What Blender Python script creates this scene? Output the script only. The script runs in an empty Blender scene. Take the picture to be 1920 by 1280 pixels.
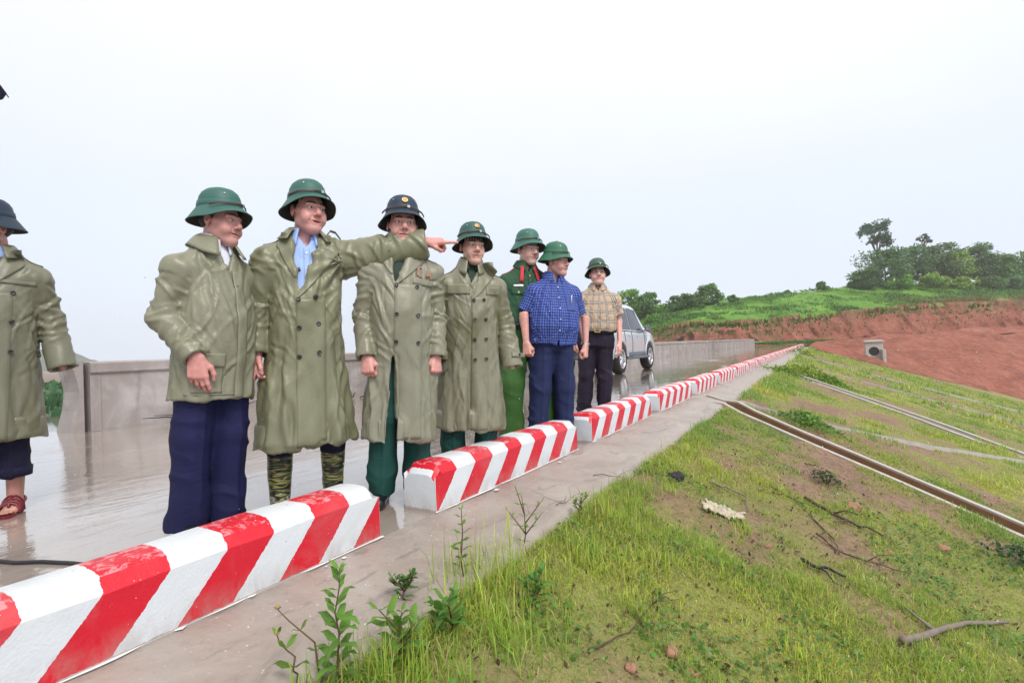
import bpy, math, random
import numpy as np
from mathutils import Vector, Matrix
from mathutils.bvhtree import BVHTree

# ---------------------------------------------------------------- scene, camera, sky, sun, exposure
scene = bpy.context.scene
col = scene.collection
R = math.radians
cam_d = bpy.data.cameras.new('camera'); cam = bpy.data.objects.new('camera', cam_d); col.objects.link(cam)
cam_d.sensor_width = 36.0; cam_d.lens = 18.0; cam_d.clip_start = 0.02; cam_d.clip_end = 20000
TH, PITCH, ROLL = R(31.55), R(0.9), R(2.4)
fwd = Vector((-math.sin(TH)*math.cos(PITCH), math.cos(TH)*math.cos(PITCH), math.sin(PITCH)))
r0 = Vector((math.cos(TH), math.sin(TH), 0)); u0 = r0.cross(fwd)
rgt = r0*math.cos(ROLL) - u0*math.sin(ROLL); upv = rgt.cross(fwd)
CAM = Vector((1.68, 0.0, 0.80))
m = Matrix.Identity(4)
for i in range(3):
    m[i][0], m[i][1], m[i][2], m[i][3] = rgt[i], upv[i], -fwd[i], CAM[i]
cam.matrix_world = m
scene.camera = cam
scene.view_settings.view_transform = 'Standard'; scene.view_settings.look = 'None'
scene.view_settings.exposure = 0.68; scene.view_settings.gamma = 1.0
scene.view_settings.use_curve_mapping = False
scene.cycles.use_denoising = True
scene.cycles.max_bounces = 6; scene.cycles.diffuse_bounces = 3; scene.cycles.glossy_bounces = 3
scene.cycles.transmission_bounces = 4; scene.cycles.transparent_max_bounces = 6; scene.cycles.volume_bounces = 1
scene.cycles.caustics_reflective = False; scene.cycles.caustics_refractive = False

SUN_EL, SUN_AZ = R(50), R(118)          # azimuth measured from +Y towards +X
world = bpy.data.worlds.new('World'); scene.world = world; world.use_nodes = True
wt = world.node_tree; wn = wt.nodes; wl = wt.links; wn.clear()
sky = wn.new('ShaderNodeTexSky'); sky.sky_type = 'NISHITA'; sky.sun_disc = False
sky.sun_elevation = SUN_EL; sky.sun_rotation = SUN_AZ; sky.dust_density = 6.0; sky.air_density = 1.2
sk = wn.new('ShaderNodeVectorMath'); sk.operation = 'SCALE'; sk.inputs['Scale'].default_value = 0.09
wl.new(sky.outputs[0], sk.inputs[0])
# thick even cloud in front of that sky, brighter and a little warmer overhead
tc = wn.new('ShaderNodeTexCoord')
nv = wn.new('ShaderNodeVectorMath'); nv.operation = 'NORMALIZE'; wl.new(tc.outputs['Generated'], nv.inputs[0])
sz = wn.new('ShaderNodeSeparateXYZ'); wl.new(nv.outputs[0], sz.inputs[0])
rp = wn.new('ShaderNodeValToRGB'); wl.new(sz.outputs['Z'], rp.inputs[0])
e = rp.color_ramp.elements; e[0].position = 0.0; e[0].color = (0.565, 0.632, 0.745, 1)
e[1].position = 1.0; e[1].color = (0.90, 0.87, 0.84, 1)
k1 = e.new(0.28); k1.color = (0.635, 0.682, 0.755, 1)
k2 = e.new(0.55); k2.color = (0.78, 0.77, 0.765, 1)
cn = wn.new('ShaderNodeTexNoise'); cn.inputs['Scale'].default_value = 1.7; cn.inputs['Detail'].default_value = 3
wl.new(nv.outputs[0], cn.inputs['Vector'])
cm = wn.new('ShaderNodeMapRange'); wl.new(cn.outputs['Fac'], cm.inputs[0])
cm.inputs['From Min'].default_value = 0.3; cm.inputs['From Max'].default_value = 0.7
cm.inputs['To Min'].default_value = 0.955; cm.inputs['To Max'].default_value = 1.04
cs = wn.new('ShaderNodeVectorMath'); cs.operation = 'SCALE'
wl.new(rp.outputs[0], cs.inputs[0]); wl.new(cm.outputs[0], cs.inputs['Scale'])
mx = wn.new('ShaderNodeMix'); mx.data_type = 'RGBA'; mx.inputs[0].default_value = 0.93
wl.new(sk.outputs[0], mx.inputs[6]); wl.new(cs.outputs[0], mx.inputs[7])
bg = wn.new('ShaderNodeBackground'); bg.inputs['Strength'].default_value = 0.90
wl.new(mx.outputs[2], bg.inputs[0])
wo = wn.new('ShaderNodeOutputWorld'); wl.new(bg.outputs[0], wo.inputs[0])

sun_d = bpy.data.lights.new('sun', 'SUN'); sun_d.energy = 1.5; sun_d.angle = R(20); sun_d.color = (1.0, 0.96, 0.91)
sun = bpy.data.objects.new('sun', sun_d); col.objects.link(sun)
sun.rotation_euler = Vector((math.sin(SUN_AZ)*math.cos(SUN_EL), math.cos(SUN_AZ)*math.cos(SUN_EL), math.sin(SUN_EL))).to_track_quat('Z', 'Y').to_euler()

# ---------------------------------------------------------------- helpers
def tag(o, label=None, cat=None, group=None, kind=None):
    if label: o['label'] = label
    if cat: o['category'] = cat
    if group: o['group'] = group
    if kind: o['kind'] = kind
    return o

def empty(name, loc=(0, 0, 0), rz=0.0, s=1.0):
    o = bpy.data.objects.new(name, None); col.objects.link(o)
    o.location = loc; o.rotation_euler = (0, 0, rz); o.scale = (s, s, s); o.empty_display_size = 0.1
    return o

def np_mesh(name, V, F, smooth=True):
    """V (n,3); F (m,3|4) array or list of tuples."""
    me = bpy.data.meshes.new(name)
    if isinstance(F, np.ndarray):
        V = np.asarray(V, np.float32); k = F.shape[1]
        me.vertices.add(len(V)); me.vertices.foreach_set('co', V.ravel())
        me.loops.add(F.size); me.loops.foreach_set('vertex_index', F.astype(np.int32).ravel())
        me.polygons.add(len(F)); me.polygons.foreach_set('loop_start', np.arange(0, F.size, k, dtype=np.int32))
        me.update(calc_edges=True)
    else:
        me.from_pydata([tuple(map(float, v)) for v in V], [], [tuple(int(i) for i in f) for f in F]); me.update()
    if smooth: me.polygons.foreach_set('use_smooth', np.ones(len(me.polygons), bool))
    return me

def put(name, me, mat=None, parent=None):
    o = bpy.data.objects.new(name, me); col.objects.link(o)
    if mat is not None and not me.materials: me.materials.append(mat)
    if parent is not None: o.parent = parent
    return o

def mesh(name, V, F, mat, parent=None, smooth=True):
    return put(name, np_mesh(name, V, F, smooth), mat, parent)

def attr(me, name, A):
    A = np.asarray(A, np.float32)
    if A.ndim == 1:
        a = me.attributes.new(name, 'FLOAT', 'POINT'); a.data.foreach_set('value', A)
    else:
        a = me.attributes.new(name, 'FLOAT_VECTOR', 'POINT'); a.data.foreach_set('vector', A.ravel())

class MB:
    """collects simple shapes into one mesh"""
    def __init__(s): s.V = []; s.F = []
    def add(s, V, F):
        n = len(s.V); s.V += [tuple(v) for v in V]; s.F += [tuple(i+n for i in f) for f in F]; return s
    def box(s, c, h, M=None, bev=0.0):
        """box with bevelled edges (octagonal chamfers) : centre c, half sizes h"""
        hx, hy, hz = h; b = min(bev, hx*.9, hy*.9, hz*.9); V = []
        if b <= 0:
            V = [(x*hx, y*hy, z*hz) for z in (-1, 1) for y in (-1, 1) for x in (-1, 1)]
            F = [(0, 2, 3, 1), (4, 5, 7, 6), (0, 1, 5, 4), (2, 6, 7, 3), (0, 4, 6, 2), (1, 3, 7, 5)]
        else:
            idx = {}
            for sx in (-1, 1):
                for sy in (-1, 1):
                    for sz in (-1, 1):
                        for a in range(3):
                            p = [sx*(hx-b), sy*(hy-b), sz*(hz-b)]; p[a] = (sx*hx, sy*hy, sz*hz)[a]
                            idx[(sx, sy, sz, a)] = len(V); V.append(tuple(p))
            F = []
            for a in range(3):
                o = [i for i in range(3) if i != a]
                for sg in (-1, 1):
                    q = []
                    for (p1, p2) in ((-1, -1), (1, -1), (1, 1), (-1, 1)):
                        k = [0, 0, 0]; k[a] = sg; k[o[0]] = p1; k[o[1]] = p2; q.append(idx[(k[0], k[1], k[2], a)])
                    if (sg > 0) != (a != 1): q.reverse()
                    F.append(tuple(q))
            for a in range(3):                      # edges along axis a
                o = [i for i in range(3) if i != a]
                for p1 in (-1, 1):
                    for p2 in (-1, 1):
                        def kk(sa, ax):
                            k = [0, 0, 0]; k[a] = sa; k[o[0]] = p1; k[o[1]] = p2; return idx[(k[0], k[1], k[2], ax)]
                        F.append((kk(-1, o[0]), kk(1, o[0]), kk(1, o[1]), kk(-1, o[1])))
            for sx in (-1, 1):
                for sy in (-1, 1):
                    for sz in (-1, 1): F.append(tuple(idx[(sx, sy, sz, a)] for a in range(3)))
        if M is not None: V = [tuple(M @ Vector(v)) for v in V]
        return s.add([(v[0]+c[0], v[1]+c[1], v[2]+c[2]) for v in V], F)
    def tube(s, pts, rad, n=8, cap=True):
        pts = [Vector(p) for p in pts]; V = []; F = []
        if not hasattr(rad, '__len__'): rad = [rad]*len(pts)
        up = Vector((0, 0, 1)); ref = None
        for i, p in enumerate(pts):
            t = (pts[min(i+1, len(pts)-1)] - pts[max(i-1, 0)]).normalized()
            if ref is None: ref = t.orthogonal().normalized()
            ref = (ref - t*ref.dot(t)).normalized(); b = t.cross(ref)
            for k in range(n):
                a = 2*math.pi*k/n; V.append(p + (ref*math.cos(a) + b*math.sin(a))*rad[i])
        for i in range(len(pts)-1):
            for k in range(n):
                F.append((i*n+k, i*n+(k+1) % n, (i+1)*n+(k+1) % n, (i+1)*n+k))
        if cap: F.append(tuple(range(n-1, -1, -1))); F.append(tuple((len(pts)-1)*n+k for k in range(n)))
        return s.add(V, F)
    def lathe(s, prof, n=24, c=(0, 0, 0), M=None, cap=True):
        V = []; F = []
        for (r_, z_) in prof:
            for k in range(n):
                a = 2*math.pi*k/n; V.append(Vector((r_*math.cos(a), r_*math.sin(a), z_)))
        for i in range(len(prof)-1):
            for k in range(n): F.append((i*n+k, i*n+(k+1) % n, (i+1)*n+(k+1) % n, (i+1)*n+k))
        if cap: F.append(tuple(range(n-1, -1, -1))); F.append(tuple((len(prof)-1)*n+k for k in range(n)))
        if M is not None: V = [M @ v for v in V]
        return s.add([(v[0]+c[0], v[1]+c[1], v[2]+c[2]) for v in V], F)
    def build(s, name, mat, parent=None, smooth=False):
        me = np_mesh(name, s.V, s.F, smooth); return put(name, me, mat, parent)

# ---- value noise in numpy
def _hash(i, j, k, s):
    h = (i.astype(np.int64)*374761393 + j.astype(np.int64)*668265263 + k.astype(np.int64)*2147483647 + s*1274126177) & 0xffffffff
    h = ((h ^ (h >> 13))*1274126177) & 0xffffffff
    return ((h ^ (h >> 16)) & 0xffff)/32767.5 - 1.0
def vnoise(p, s=0):
    p = np.asarray(p, np.float64); f = np.floor(p); t = p-f; t = t*t*t*(t*(t*6-15)+10); i = f.astype(np.int64); r_ = 0
    for a in (0, 1):
        for b in (0, 1):
            for c in (0, 1):
                w = (t[:, 0] if a else 1-t[:, 0])*(t[:, 1] if b else 1-t[:, 1])*(t[:, 2] if c else 1-t[:, 2])
                r_ = r_ + w*_hash(i[:, 0]+a, i[:, 1]+b, i[:, 2]+c, s)
    return r_
def fbm(p, s=0, o=3):
    r_ = 0; a = 1.0
    for q in range(o): r_ = r_ + a*vnoise(np.asarray(p)*2.0**q, s+q*17); a *= .5
    return r_
def sstep(a, b, x):
    t = np.clip((np.asarray(x, float)-a)/(b-a), 0, 1); return t*t*(3-2*t)

# ---- signed distance volumes + surface nets
class Vol:
    def __init__(s, lo, hi, h):
        s.ax = [np.arange(lo[i], hi[i]+h, h, dtype=np.float32) for i in range(3)]
        s.h = h; s.F = np.ones([len(a) for a in s.ax], np.float32)
    def _sl(s, lo, hi, m):
        sl = []
        for i in range(3):
            a = np.searchsorted(s.ax[i], lo[i]-m); b = np.searchsorted(s.ax[i], hi[i]+m); sl.append(slice(a, max(b, a)))
        return tuple(sl)
    def op(s, fn, lo, hi, k=0.01, mode='add'):
        kf = k; k = .06 if callable(k) else k; sl = s._sl(lo, hi, k*1.5+3*s.h)
        X = s.ax[0][sl[0]][:, None, None]; Y = s.ax[1][sl[1]][None, :, None]; Z = s.ax[2][sl[2]][None, None, :]
        if X.size == 0 or Y.size == 0 or Z.size == 0: return s
        d = fn(X, Y, Z).astype(np.float32); A = s.F[sl]; k = kf(Z) if callable(kf) else k
        if mode == 'add':
            h = np.clip(.5+.5*(A-d)/k, 0, 1); s.F[sl] = A*(1-h)+d*h-k*h*(1-h)
        elif mode == 'sub':
            d = -d; h = np.clip(.5-.5*(A-d)/k, 0, 1); s.F[sl] = A*(1-h)+d*h+k*h*(1-h)
        return s
    def cone(s, a, b, ra, rb, k=.01, mode='add', sc=(1, 1, 1)):
        a = np.array(a, float); b = np.array(b, float); ba = b-a; L = float(ba@ba)+1e-9; rm = max(ra, rb)
        lo = np.minimum(a, b)-rm*np.array(sc).max(); hi = np.maximum(a, b)+rm*np.array(sc).max()
        def fn(X, Y, Z):
            t = np.clip(((X-a[0])*ba[0]+(Y-a[1])*ba[1]+(Z-a[2])*ba[2])/L, 0, 1)
            d = np.sqrt(((X-a[0]-t*ba[0])/sc[0])**2+((Y-a[1]-t*ba[1])/sc[1])**2+((Z-a[2]-t*ba[2])/sc[2])**2)
            return d-(ra+(rb-ra)*t)
        return s.op(fn, lo, hi, k, mode)
    def ell(s, c, r_, k=.01, mode='add', rx=0.0, rz=0.0):
        c = np.array(c, float); r_ = np.array(r_, float); m = r_.max()
        cx, sx, cz, sz = math.cos(rx), math.sin(rx), math.cos(rz), math.sin(rz)
        def fn(X, Y, Z):
            x = X-c[0]; y = Y-c[1]; z = Z-c[2]
            x, y = x*cz+y*sz, -x*sz+y*cz
            y, z = y*cx+z*sx, -y*sx+z*cx
            k0 = np.sqrt((x/r_[0])**2+(y/r_[1])**2+(z/r_[2])**2); k1_ = np.sqrt((x/r_[0]**2)**2+(y/r_[1]**2)**2+(z/r_[2]**2)**2)+1e-6
            return k0*(k0-1)/k1_
        return s.op(fn, c-m, c+m, k, mode)
    def net(s):
        F = s.F; S = F < 0; nx, ny, nz = F.shape
        cnt = np.zeros((nx-1, ny-1, nz-1), np.uint8)
        for a in (0, 1):
            for b in (0, 1):
                for c in (0, 1): cnt += S[a:nx-1+a, b:ny-1+b, c:nz-1+c]
        I, J, K = np.nonzero((cnt > 0) & (cnt < 8)); n = len(I)
        idx = np.full(cnt.shape, -1, np.int32); idx[I, J, K] = np.arange(n)
        cv = {(a, b, c): F[I+a, J+b, K+c] for a in (0, 1) for b in (0, 1) for c in (0, 1)}
        acc = np.zeros((n, 3)); w = np.zeros(n)
        for p in cv:
            for ax in range(3):
                if p[ax]: continue
                q = list(p); q[ax] = 1; q = tuple(q); va, vb = cv[p], cv[q]; mk = (va < 0) != (vb < 0)
                t = va/np.where(va == vb, 1, va-vb); pos = np.tile(np.array(p, float), (n, 1)); pos[:, ax] += t
                acc += pos*mk[:, None]; w += mk
        acc /= w[:, None]
        V = np.stack([s.ax[0][I]+acc[:, 0]*s.h, s.ax[1][J]+acc[:, 1]*s.h, s.ax[2][K]+acc[:, 2]*s.h], 1)
        Q = []
        for ax in range(3):
            o1, o2 = (ax+1) % 3, (ax+2) % 3
            sa = [slice(None)]*3; sb = [slice(None)]*3; sa[ax] = slice(0, -1); sb[ax] = slice(1, None)
            A = S[tuple(sa)]; B = S[tuple(sb)]; E = np.argwhere(A != B)
            E = E[(E[:, o1] > 0) & (E[:, o2] > 0) & (E[:, o1] < F.shape[o1]-1) & (E[:, o2] < F.shape[o2]-1)]
            ins = A[E[:, 0], E[:, 1], E[:, 2]]
            def at(d1, d2):
                e_ = E.copy(); e_[:, o1] -= d1; e_[:, o2] -= d2; return idx[e_[:, 0], e_[:, 1], e_[:, 2]]
            q = np.stack([at(1, 1), at(0, 1), at(0, 0), at(1, 0)], 1)
            q[~ins] = q[~ins][:, ::-1]; Q.append(q)
        Q = np.concatenate(Q); return V, Q[(Q >= 0).all(1)]

def vnormals(V, Q):
    d1 = V[Q[:, 2]]-V[Q[:, 0]]; d2 = V[Q[:, -1]]-V[Q[:, 1]]; fn = np.cross(d1, d2)
    N = np.zeros_like(V)
    for k in range(Q.shape[1]):
        for a in range(3): N[:, a] += np.bincount(Q[:, k], fn[:, a], len(V))
    return N/(np.linalg.norm(N, axis=1, keepdims=True)+1e-12)
def relax(V, Q, n=1, f=.5):
    for _ in range(n):
        A = np.zeros_like(V); c = np.zeros(len(V))
        for k in range(4):
            for q in (Q[:, (k+1) % 4], Q[:, (k+3) % 4]):
                for a in range(3): A[:, a] += np.bincount(Q[:, k], V[q][:, a], len(V))
                c += np.bincount(Q[:, k], minlength=len(V))
        V = V*(1-f)+f*A/np.maximum(c, 1)[:, None]
    return V

# ---------------------------------------------------------------- materials
MATS = {}
class NT:
    """tiny node-graph helper"""
    def __init__(s, name):
        s.m = bpy.data.materials.new(name); s.m.use_nodes = True; s.t = s.m.node_tree
        s.b = s.t.nodes['Principled BSDF']; MATS[name] = s.m
    def n(s, typ, **kw):
        nd = s.t.nodes.new(typ)
        for k, v in kw.items(): setattr(nd, k, v)
        return nd
    def link(s, a, b): s.t.links.new(a, b)
    def val(s, sock, v):
        if hasattr(v, 'is_output'): s.link(v, sock)
        else: sock.default_value = v
    def coord(s, kind='Object', scale=(1, 1, 1), rot=(0, 0, 0), src=None):
        if src is None: src = s.n('ShaderNodeTexCoord').outputs[kind]
        mp = s.n('ShaderNodeMapping'); s.link(src, mp.inputs[0]); mp.inputs['Scale'].default_value = scale; mp.inputs['Rotation'].default_value = rot
        return mp.outputs[0]
    def at(s, name, out='Fac'): return s.n('ShaderNodeAttribute', attribute_name=name).outputs[out]
    def noise(s, scale, detail=3, rough=.55, vec=None, dist=0.0, out='Fac'):
        nd = s.n('ShaderNodeTexNoise'); nd.inputs['Scale'].default_value = scale; nd.inputs['Detail'].default_value = detail
        nd.inputs['Roughness'].default_value = rough; nd.inputs['Distortion'].default_value = dist
        if vec is None: vec = s.coord()
        s.link(vec, nd.inputs['Vector']); return nd.outputs[out]
    def math(s, op, a, b=0.0, c=0.0, clamp=False):
        nd = s.n('ShaderNodeMath', operation=op, use_clamp=clamp); s.val(nd.inputs[0], a); s.val(nd.inputs[1], b); s.val(nd.inputs[2], c); return nd.outputs[0]
    def ramp(s, fac, stops):
        nd = s.n('ShaderNodeValToRGB'); s.val(nd.inputs[0], fac); el = nd.color_ramp.elements
        while len(el) < len(stops): el.new(.5)
        for q, (p, c) in zip(el, stops):
            q.position = p; q.color = (c, c, c, 1) if not hasattr(c, '__len__') else (*c[:3], 1)
        return nd.outputs[0]
    def mix(s, f, a, b, mode='MIX'):
        nd = s.n('ShaderNodeMix', data_type='RGBA', blend_type=mode)
        def cv(v): return v if hasattr(v, 'is_output') else (*v[:3], 1)
        s.val(nd.inputs[0], f); s.val(nd.inputs[6], cv(a)); s.val(nd.inputs[7], cv(b)); return nd.outputs[2]
    def bump(s, h, strength=.3, dist=.01, normal=None):
        nd = s.n('ShaderNodeBump'); nd.inputs['Strength'].default_value = strength; nd.inputs['Distance'].default_value = dist
        s.link(h, nd.inputs['Height'])
        if normal is not None: s.link(normal, nd.inputs['Normal'])
        return nd.outputs[0]
    def set(s, **kw):
        for k, v in kw.items():
            k = {'color': 'Base Color', 'rough': 'Roughness', 'spec': 'Specular IOR Level', 'metal': 'Metallic', 'normal': 'Normal', 'coat': 'Coat Weight',
                 'coat_rough': 'Coat Roughness', 'sss': 'Subsurface Weight', 'alpha': 'Alpha', 'ior': 'IOR', 'trans': 'Transmission Weight', 'sheen': 'Sheen Weight'}.get(k, k)
            if k == 'Base Color' and not hasattr(v, 'is_output'): v = (*v[:3], 1)
            s.val(s.b.inputs[k], v)
        return s
def plain(name, c, rough=.6, var=.15, scale=12, bump=0.0, metal=0.0, **kw):
    t = NT(name); nz = t.noise(scale, 4)
    t.set(color=t.mix(nz, [x*(1-var) for x in c], [min(1, x*(1+var)) for x in c]), rough=rough, metal=metal, **kw)
    if bump: t.set(normal=t.bump(t.noise(scale*6, 3), bump, .004))
    return t.m
# ---------------------------------------------------------------- setting: materials
# wet concrete road: tan concrete under a thin, uneven film of muddy water
t = NT('wet_concrete_road'); oc = t.coord(); big = t.noise(.55, 4, .55, oc, .4); mid = t.noise(3.2, 5, .6, oc, .5)
c = t.mix(t.ramp(big, [(.35, 0), (.65, 1)]), (.30, .25, .215), (.41, .365, .33)); c = t.mix(t.ramp(mid, [(.3, .0), (.75, .7)]), c, (.25, .195, .16))
fine = t.noise(60, 3, .6, oc); c = t.mix(t.math('MULTIPLY', fine, .3), c, (.40, .34, .29))
wet = t.ramp(t.noise(.9, 5, .6, t.coord(scale=(1.6, .45, 1)), .8), [(.27, 0), (.46, 1)])
rip = t.noise(9, 4, .6, t.coord(scale=(1.0, .35, 1), rot=(0, 0, .5)), 1.0); rip2 = t.noise(38, 3, .6, t.coord(scale=(1.0, .5, 1), rot=(0, 0, -.3)), .5)
b1 = t.bump(rip, .16, .02); b2 = t.bump(rip2, .10, .004, b1)
t.set(color=c, rough=t.math('SUBTRACT', .34, t.math('MULTIPLY', wet, .27)), spec=.5, normal=b2, coat=t.math('MULTIPLY', wet, .9), coat_rough=.03)
t.b.inputs['Coat IOR'].default_value = 1.33; t.link(b2, t.b.inputs['Coat Normal']); M_ROAD = t.m
t = NT('apron_concrete'); oc = t.coord(); n1 = t.noise(2.2, 5, .6, oc, .6); n2 = t.noise(26, 5, .65, oc)
c = t.mix(t.ramp(n1, [(.3, 0), (.7, 1)]), (.27, .225, .195), (.40, .36, .33)); c = t.mix(t.ramp(n2, [(.55, 0), (.8, .7)]), c, (.20, .17, .15))
sp = t.ramp(t.noise(75, 2, .5, oc), [(.70, 0), (.76, 1)]); c = t.mix(sp, c, (.62, .58, .55))
st = t.ramp(t.noise(5, 4, .7, t.coord(scale=(1, .4, 1), rot=(0, 0, .8)), 1.5), [(.56, 0), (.66, .55)]); c = t.mix(st, c, (.155, .135, .13))
t.set(color=c, rough=t.ramp(n1, [(.3, .32), (.7, .6)]), normal=t.bump(n2, .5, .008, t.bump(t.noise(7, 4), .35, .03))); M_APRON = t.m
t = NT('parapet_concrete'); oc = t.coord(); n1 = t.noise(1.6, 5, .6, oc, .4); n2 = t.noise(30, 4, .6, oc)
c = t.mix(t.ramp(n1, [(.3, 0), (.7, 1)]), (.27, .235, .225), (.38, .345, .335)); sm = t.ramp(t.noise(1.5, 4, .6, t.coord(scale=(1, 1, 1.2)), .5), [(.50, 0), (.66, .6)])
c = t.mix(sm, c, (.52, .50, .51)); dk = t.ramp(t.noise(3, 4, .6, t.coord(scale=(2.5, 2.5, .25)), .4), [(.58, 0), (.74, .45)]); c = t.mix(dk, c, (.15, .12, .11))
t.set(color=c, rough=.55, normal=t.bump(n2, .4, .01)); M_WALL = t.m
# painted kerb block: slanting red stripes on the long faces, white ends, chipped along the foot
BW, BK, BL = .167, .88, 1.67
t = NT('striped_paint'); sp = t.n('ShaderNodeSeparateXYZ'); t.link(t.coord(), sp.inputs[0]); X_, Y_, Z_ = sp.outputs
jag = t.math('MULTIPLY', t.math('SUBTRACT', t.noise(45, 4, .65), .5), .016)
s_ = t.math('ADD', t.math('SUBTRACT', Y_, t.math('MULTIPLY', t.math('MINIMUM', Z_, .19), BK)), jag)
par = t.math('FLOORED_MODULO', t.math('DIVIDE', s_, BW), 2.0); red = t.math('GREATER_THAN', par, 1.0)
ins = t.math('MULTIPLY', t.math('GREATER_THAN', Y_, t.math('ADD', .022, jag)), t.math('LESS_THAN', Y_, t.math('ADD', BL-.022, jag)))
inx = t.math('MULTIPLY', t.math('LESS_THAN', Y_, BL-.001), t.math('GREATER_THAN', Y_, .001))
front = t.math('GREATER_THAN', X_, -.034); red = t.math('MULTIPLY', red, t.math('MAXIMUM', ins, t.math('MULTIPLY', front, inx)))
scuff = t.ramp(t.noise(22, 5, .7, dist=.5), [(.50, 0), (.58, 1)]); top = t.math('GREATER_THAN', Z_, .225)
wear = t.math('MULTIPLY', t.math('MULTIPLY', scuff, top), .55)
drop = t.ramp(t.noise(95, 2, .5), [(.735, 0), (.765, 1)])
cr = t.mix(t.noise(9, 4), (.52, .004, .018), (.68, .010, .030)); cr = t.mix(wear, cr, (.82, .42, .46)); cr = t.mix(drop, cr, (.80, .68, .70))
cw = t.mix(t.noise(7, 4), (.60, .645, .69), (.70, .73, .76)); pit = t.ramp(t.noise(60, 2, .5, dist=.3), [(.745, 0), (.775, 1)]); cw = t.mix(pit, cw, (.16, .14, .13))
c = t.mix(red, cw, cr); low = t.math('LESS_THAN', Z_, t.math('ADD', .006, t.math('MULTIPLY', t.noise(40, 3), .014))); c = t.mix(low, c, (.42, .38, .36))
gr = t.math('MULTIPLY', t.ramp(Z_, [(.0, 1), (.10, 0)]), t.ramp(t.noise(11, 5, .7, t.coord(scale=(1, 1, .5)), .6), [(.40, 0), (.62, .55)])); c = t.mix(gr, c, (.34, .29, .26)); st = t.ramp(t.noise(3.2, 5, .65, dist=.8), [(.52, 0), (.72, .16)]); c = t.mix(st, c, (.42, .38, .36))
t.set(color=c, rough=t.ramp(t.noise(6, 3), [(.3, .34), (.7, .55)]), spec=.45, normal=t.bump(t.noise(120, 3, .6), .35, .004, t.bump(t.noise(14, 3), .2, .015))); M_STRIPE = t.m
M_PAINTW = plain('spilt_white_paint', (.78, .78, .79), .5, .08, 30)
t = NT('slope_soil'); oc = t.coord(); g = t.at('veg'); n1 = t.noise(1.8, 5, .6, oc); n2 = t.noise(22, 5, .7, oc)
c = t.mix(n1, (.170, .105, .070), (.34, .225, .160)); c = t.mix(t.ramp(n2, [(.45, 0), (.72, .8)]), c, (.095, .062, .042)); c = t.mix(t.ramp(t.noise(55, 2, .5, oc), [(.68, 0), (.74, .8)]), c, (.48, .38, .30))
gc = t.mix(t.noise(9, 4, .6, oc), (.15, .20, .04), (.32, .35, .09)); c = t.mix(t.math('MULTIPLY', g, .75), c, gc)
t.set(color=c, rough=.85, spec=.25, normal=t.bump(n2, .8, .03, t.bump(t.noise(6, 4), .5, .05))); M_SOIL = t.m
t = NT('red_earth'); oc = t.coord(); n1 = t.noise(.35, 5, .6, oc); n2 = t.noise(2.5, 5, .7, oc); str_ = t.noise(1.0, 4, .6, t.coord(scale=(1.1, 1.1, .12)), .4)
c = t.mix(t.ramp(n1, [(.3, 0), (.7, 1)]), (.255, .080, .054), (.39, .150, .105)); c = t.mix(t.ramp(n2, [(.48, 0), (.75, .7)]), c, (.47, .24, .185)); c = t.mix(t.ramp(str_, [(.52, 0), (.68, .5)]), c, (.17, .062, .045))
vg = t.math('MULTIPLY', t.at('veg'), t.ramp(t.noise(.8, 5, .7, t.coord(scale=(1, 1, .10)), .5), [(.42, 0), (.58, 1)])); c = t.mix(vg, c, (.075, .10, .03))
mk = t.noise(1.0, 4, .6, t.coord(scale=(.5, .12, 1.6), rot=(0, 0, .6)), .3); c = t.mix(t.ramp(mk, [(.50, 0), (.66, .45)]), c, (.15, .055, .042))
t.set(color=c, rough=.9, spec=.2, normal=t.bump(n2, .9, .35, t.bump(str_, .6, .4, t.bump(mk, .5, .4)))); M_REDEARTH = t.m
t = NT('hill_turf'); oc = t.coord(); n1 = t.noise(.16, 5, .6, oc); n2 = t.noise(1.3, 5, .7, oc)
c = t.mix(t.ramp(n1, [(.35, 0), (.65, 1)]), (.10, .23, .035), (.17, .34, .05)); c = t.mix(t.ramp(n2, [(.5, 0), (.75, .8)]), c, (.030, .085, .018)); c = t.mix(t.math('MULTIPLY', t.at('veg'), .75), c, (.28, .18, .10))
t.set(color=c, rough=.85, spec=.2, normal=t.bump(n2, .9, .5)); M_TURF = t.m
t = NT('lake_water'); oc = t.coord(scale=(1, .3, 1)); t.set(color=(.17, .16, .13), rough=.05, spec=.5, normal=t.bump(t.noise(2.2, 4, .6, oc, .5), .12, .05)); M_LAKE = t.m
M_FIELD = plain('bank_green', (.055, .135, .045), .9, .5, .35); M_FAR = plain('far_land', (.20, .15, .12), .9, .3, .02); M_MOUNT = plain('mountain', (.06, .09, .07), .95, .3, .01)
M_CHAN = plain('channel_concrete', (.43, .40, .37), .65, .25, 6, .3); M_RUST = plain('channel_mud', (.235, .135, .070), .6, .45, 5, .3); M_CHANDK = plain('channel_grey_mud', (.16, .14, .115), .7, .3, 6, .3)  # last one: grey-brown mud, the bed colour of the raised drains

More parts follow.
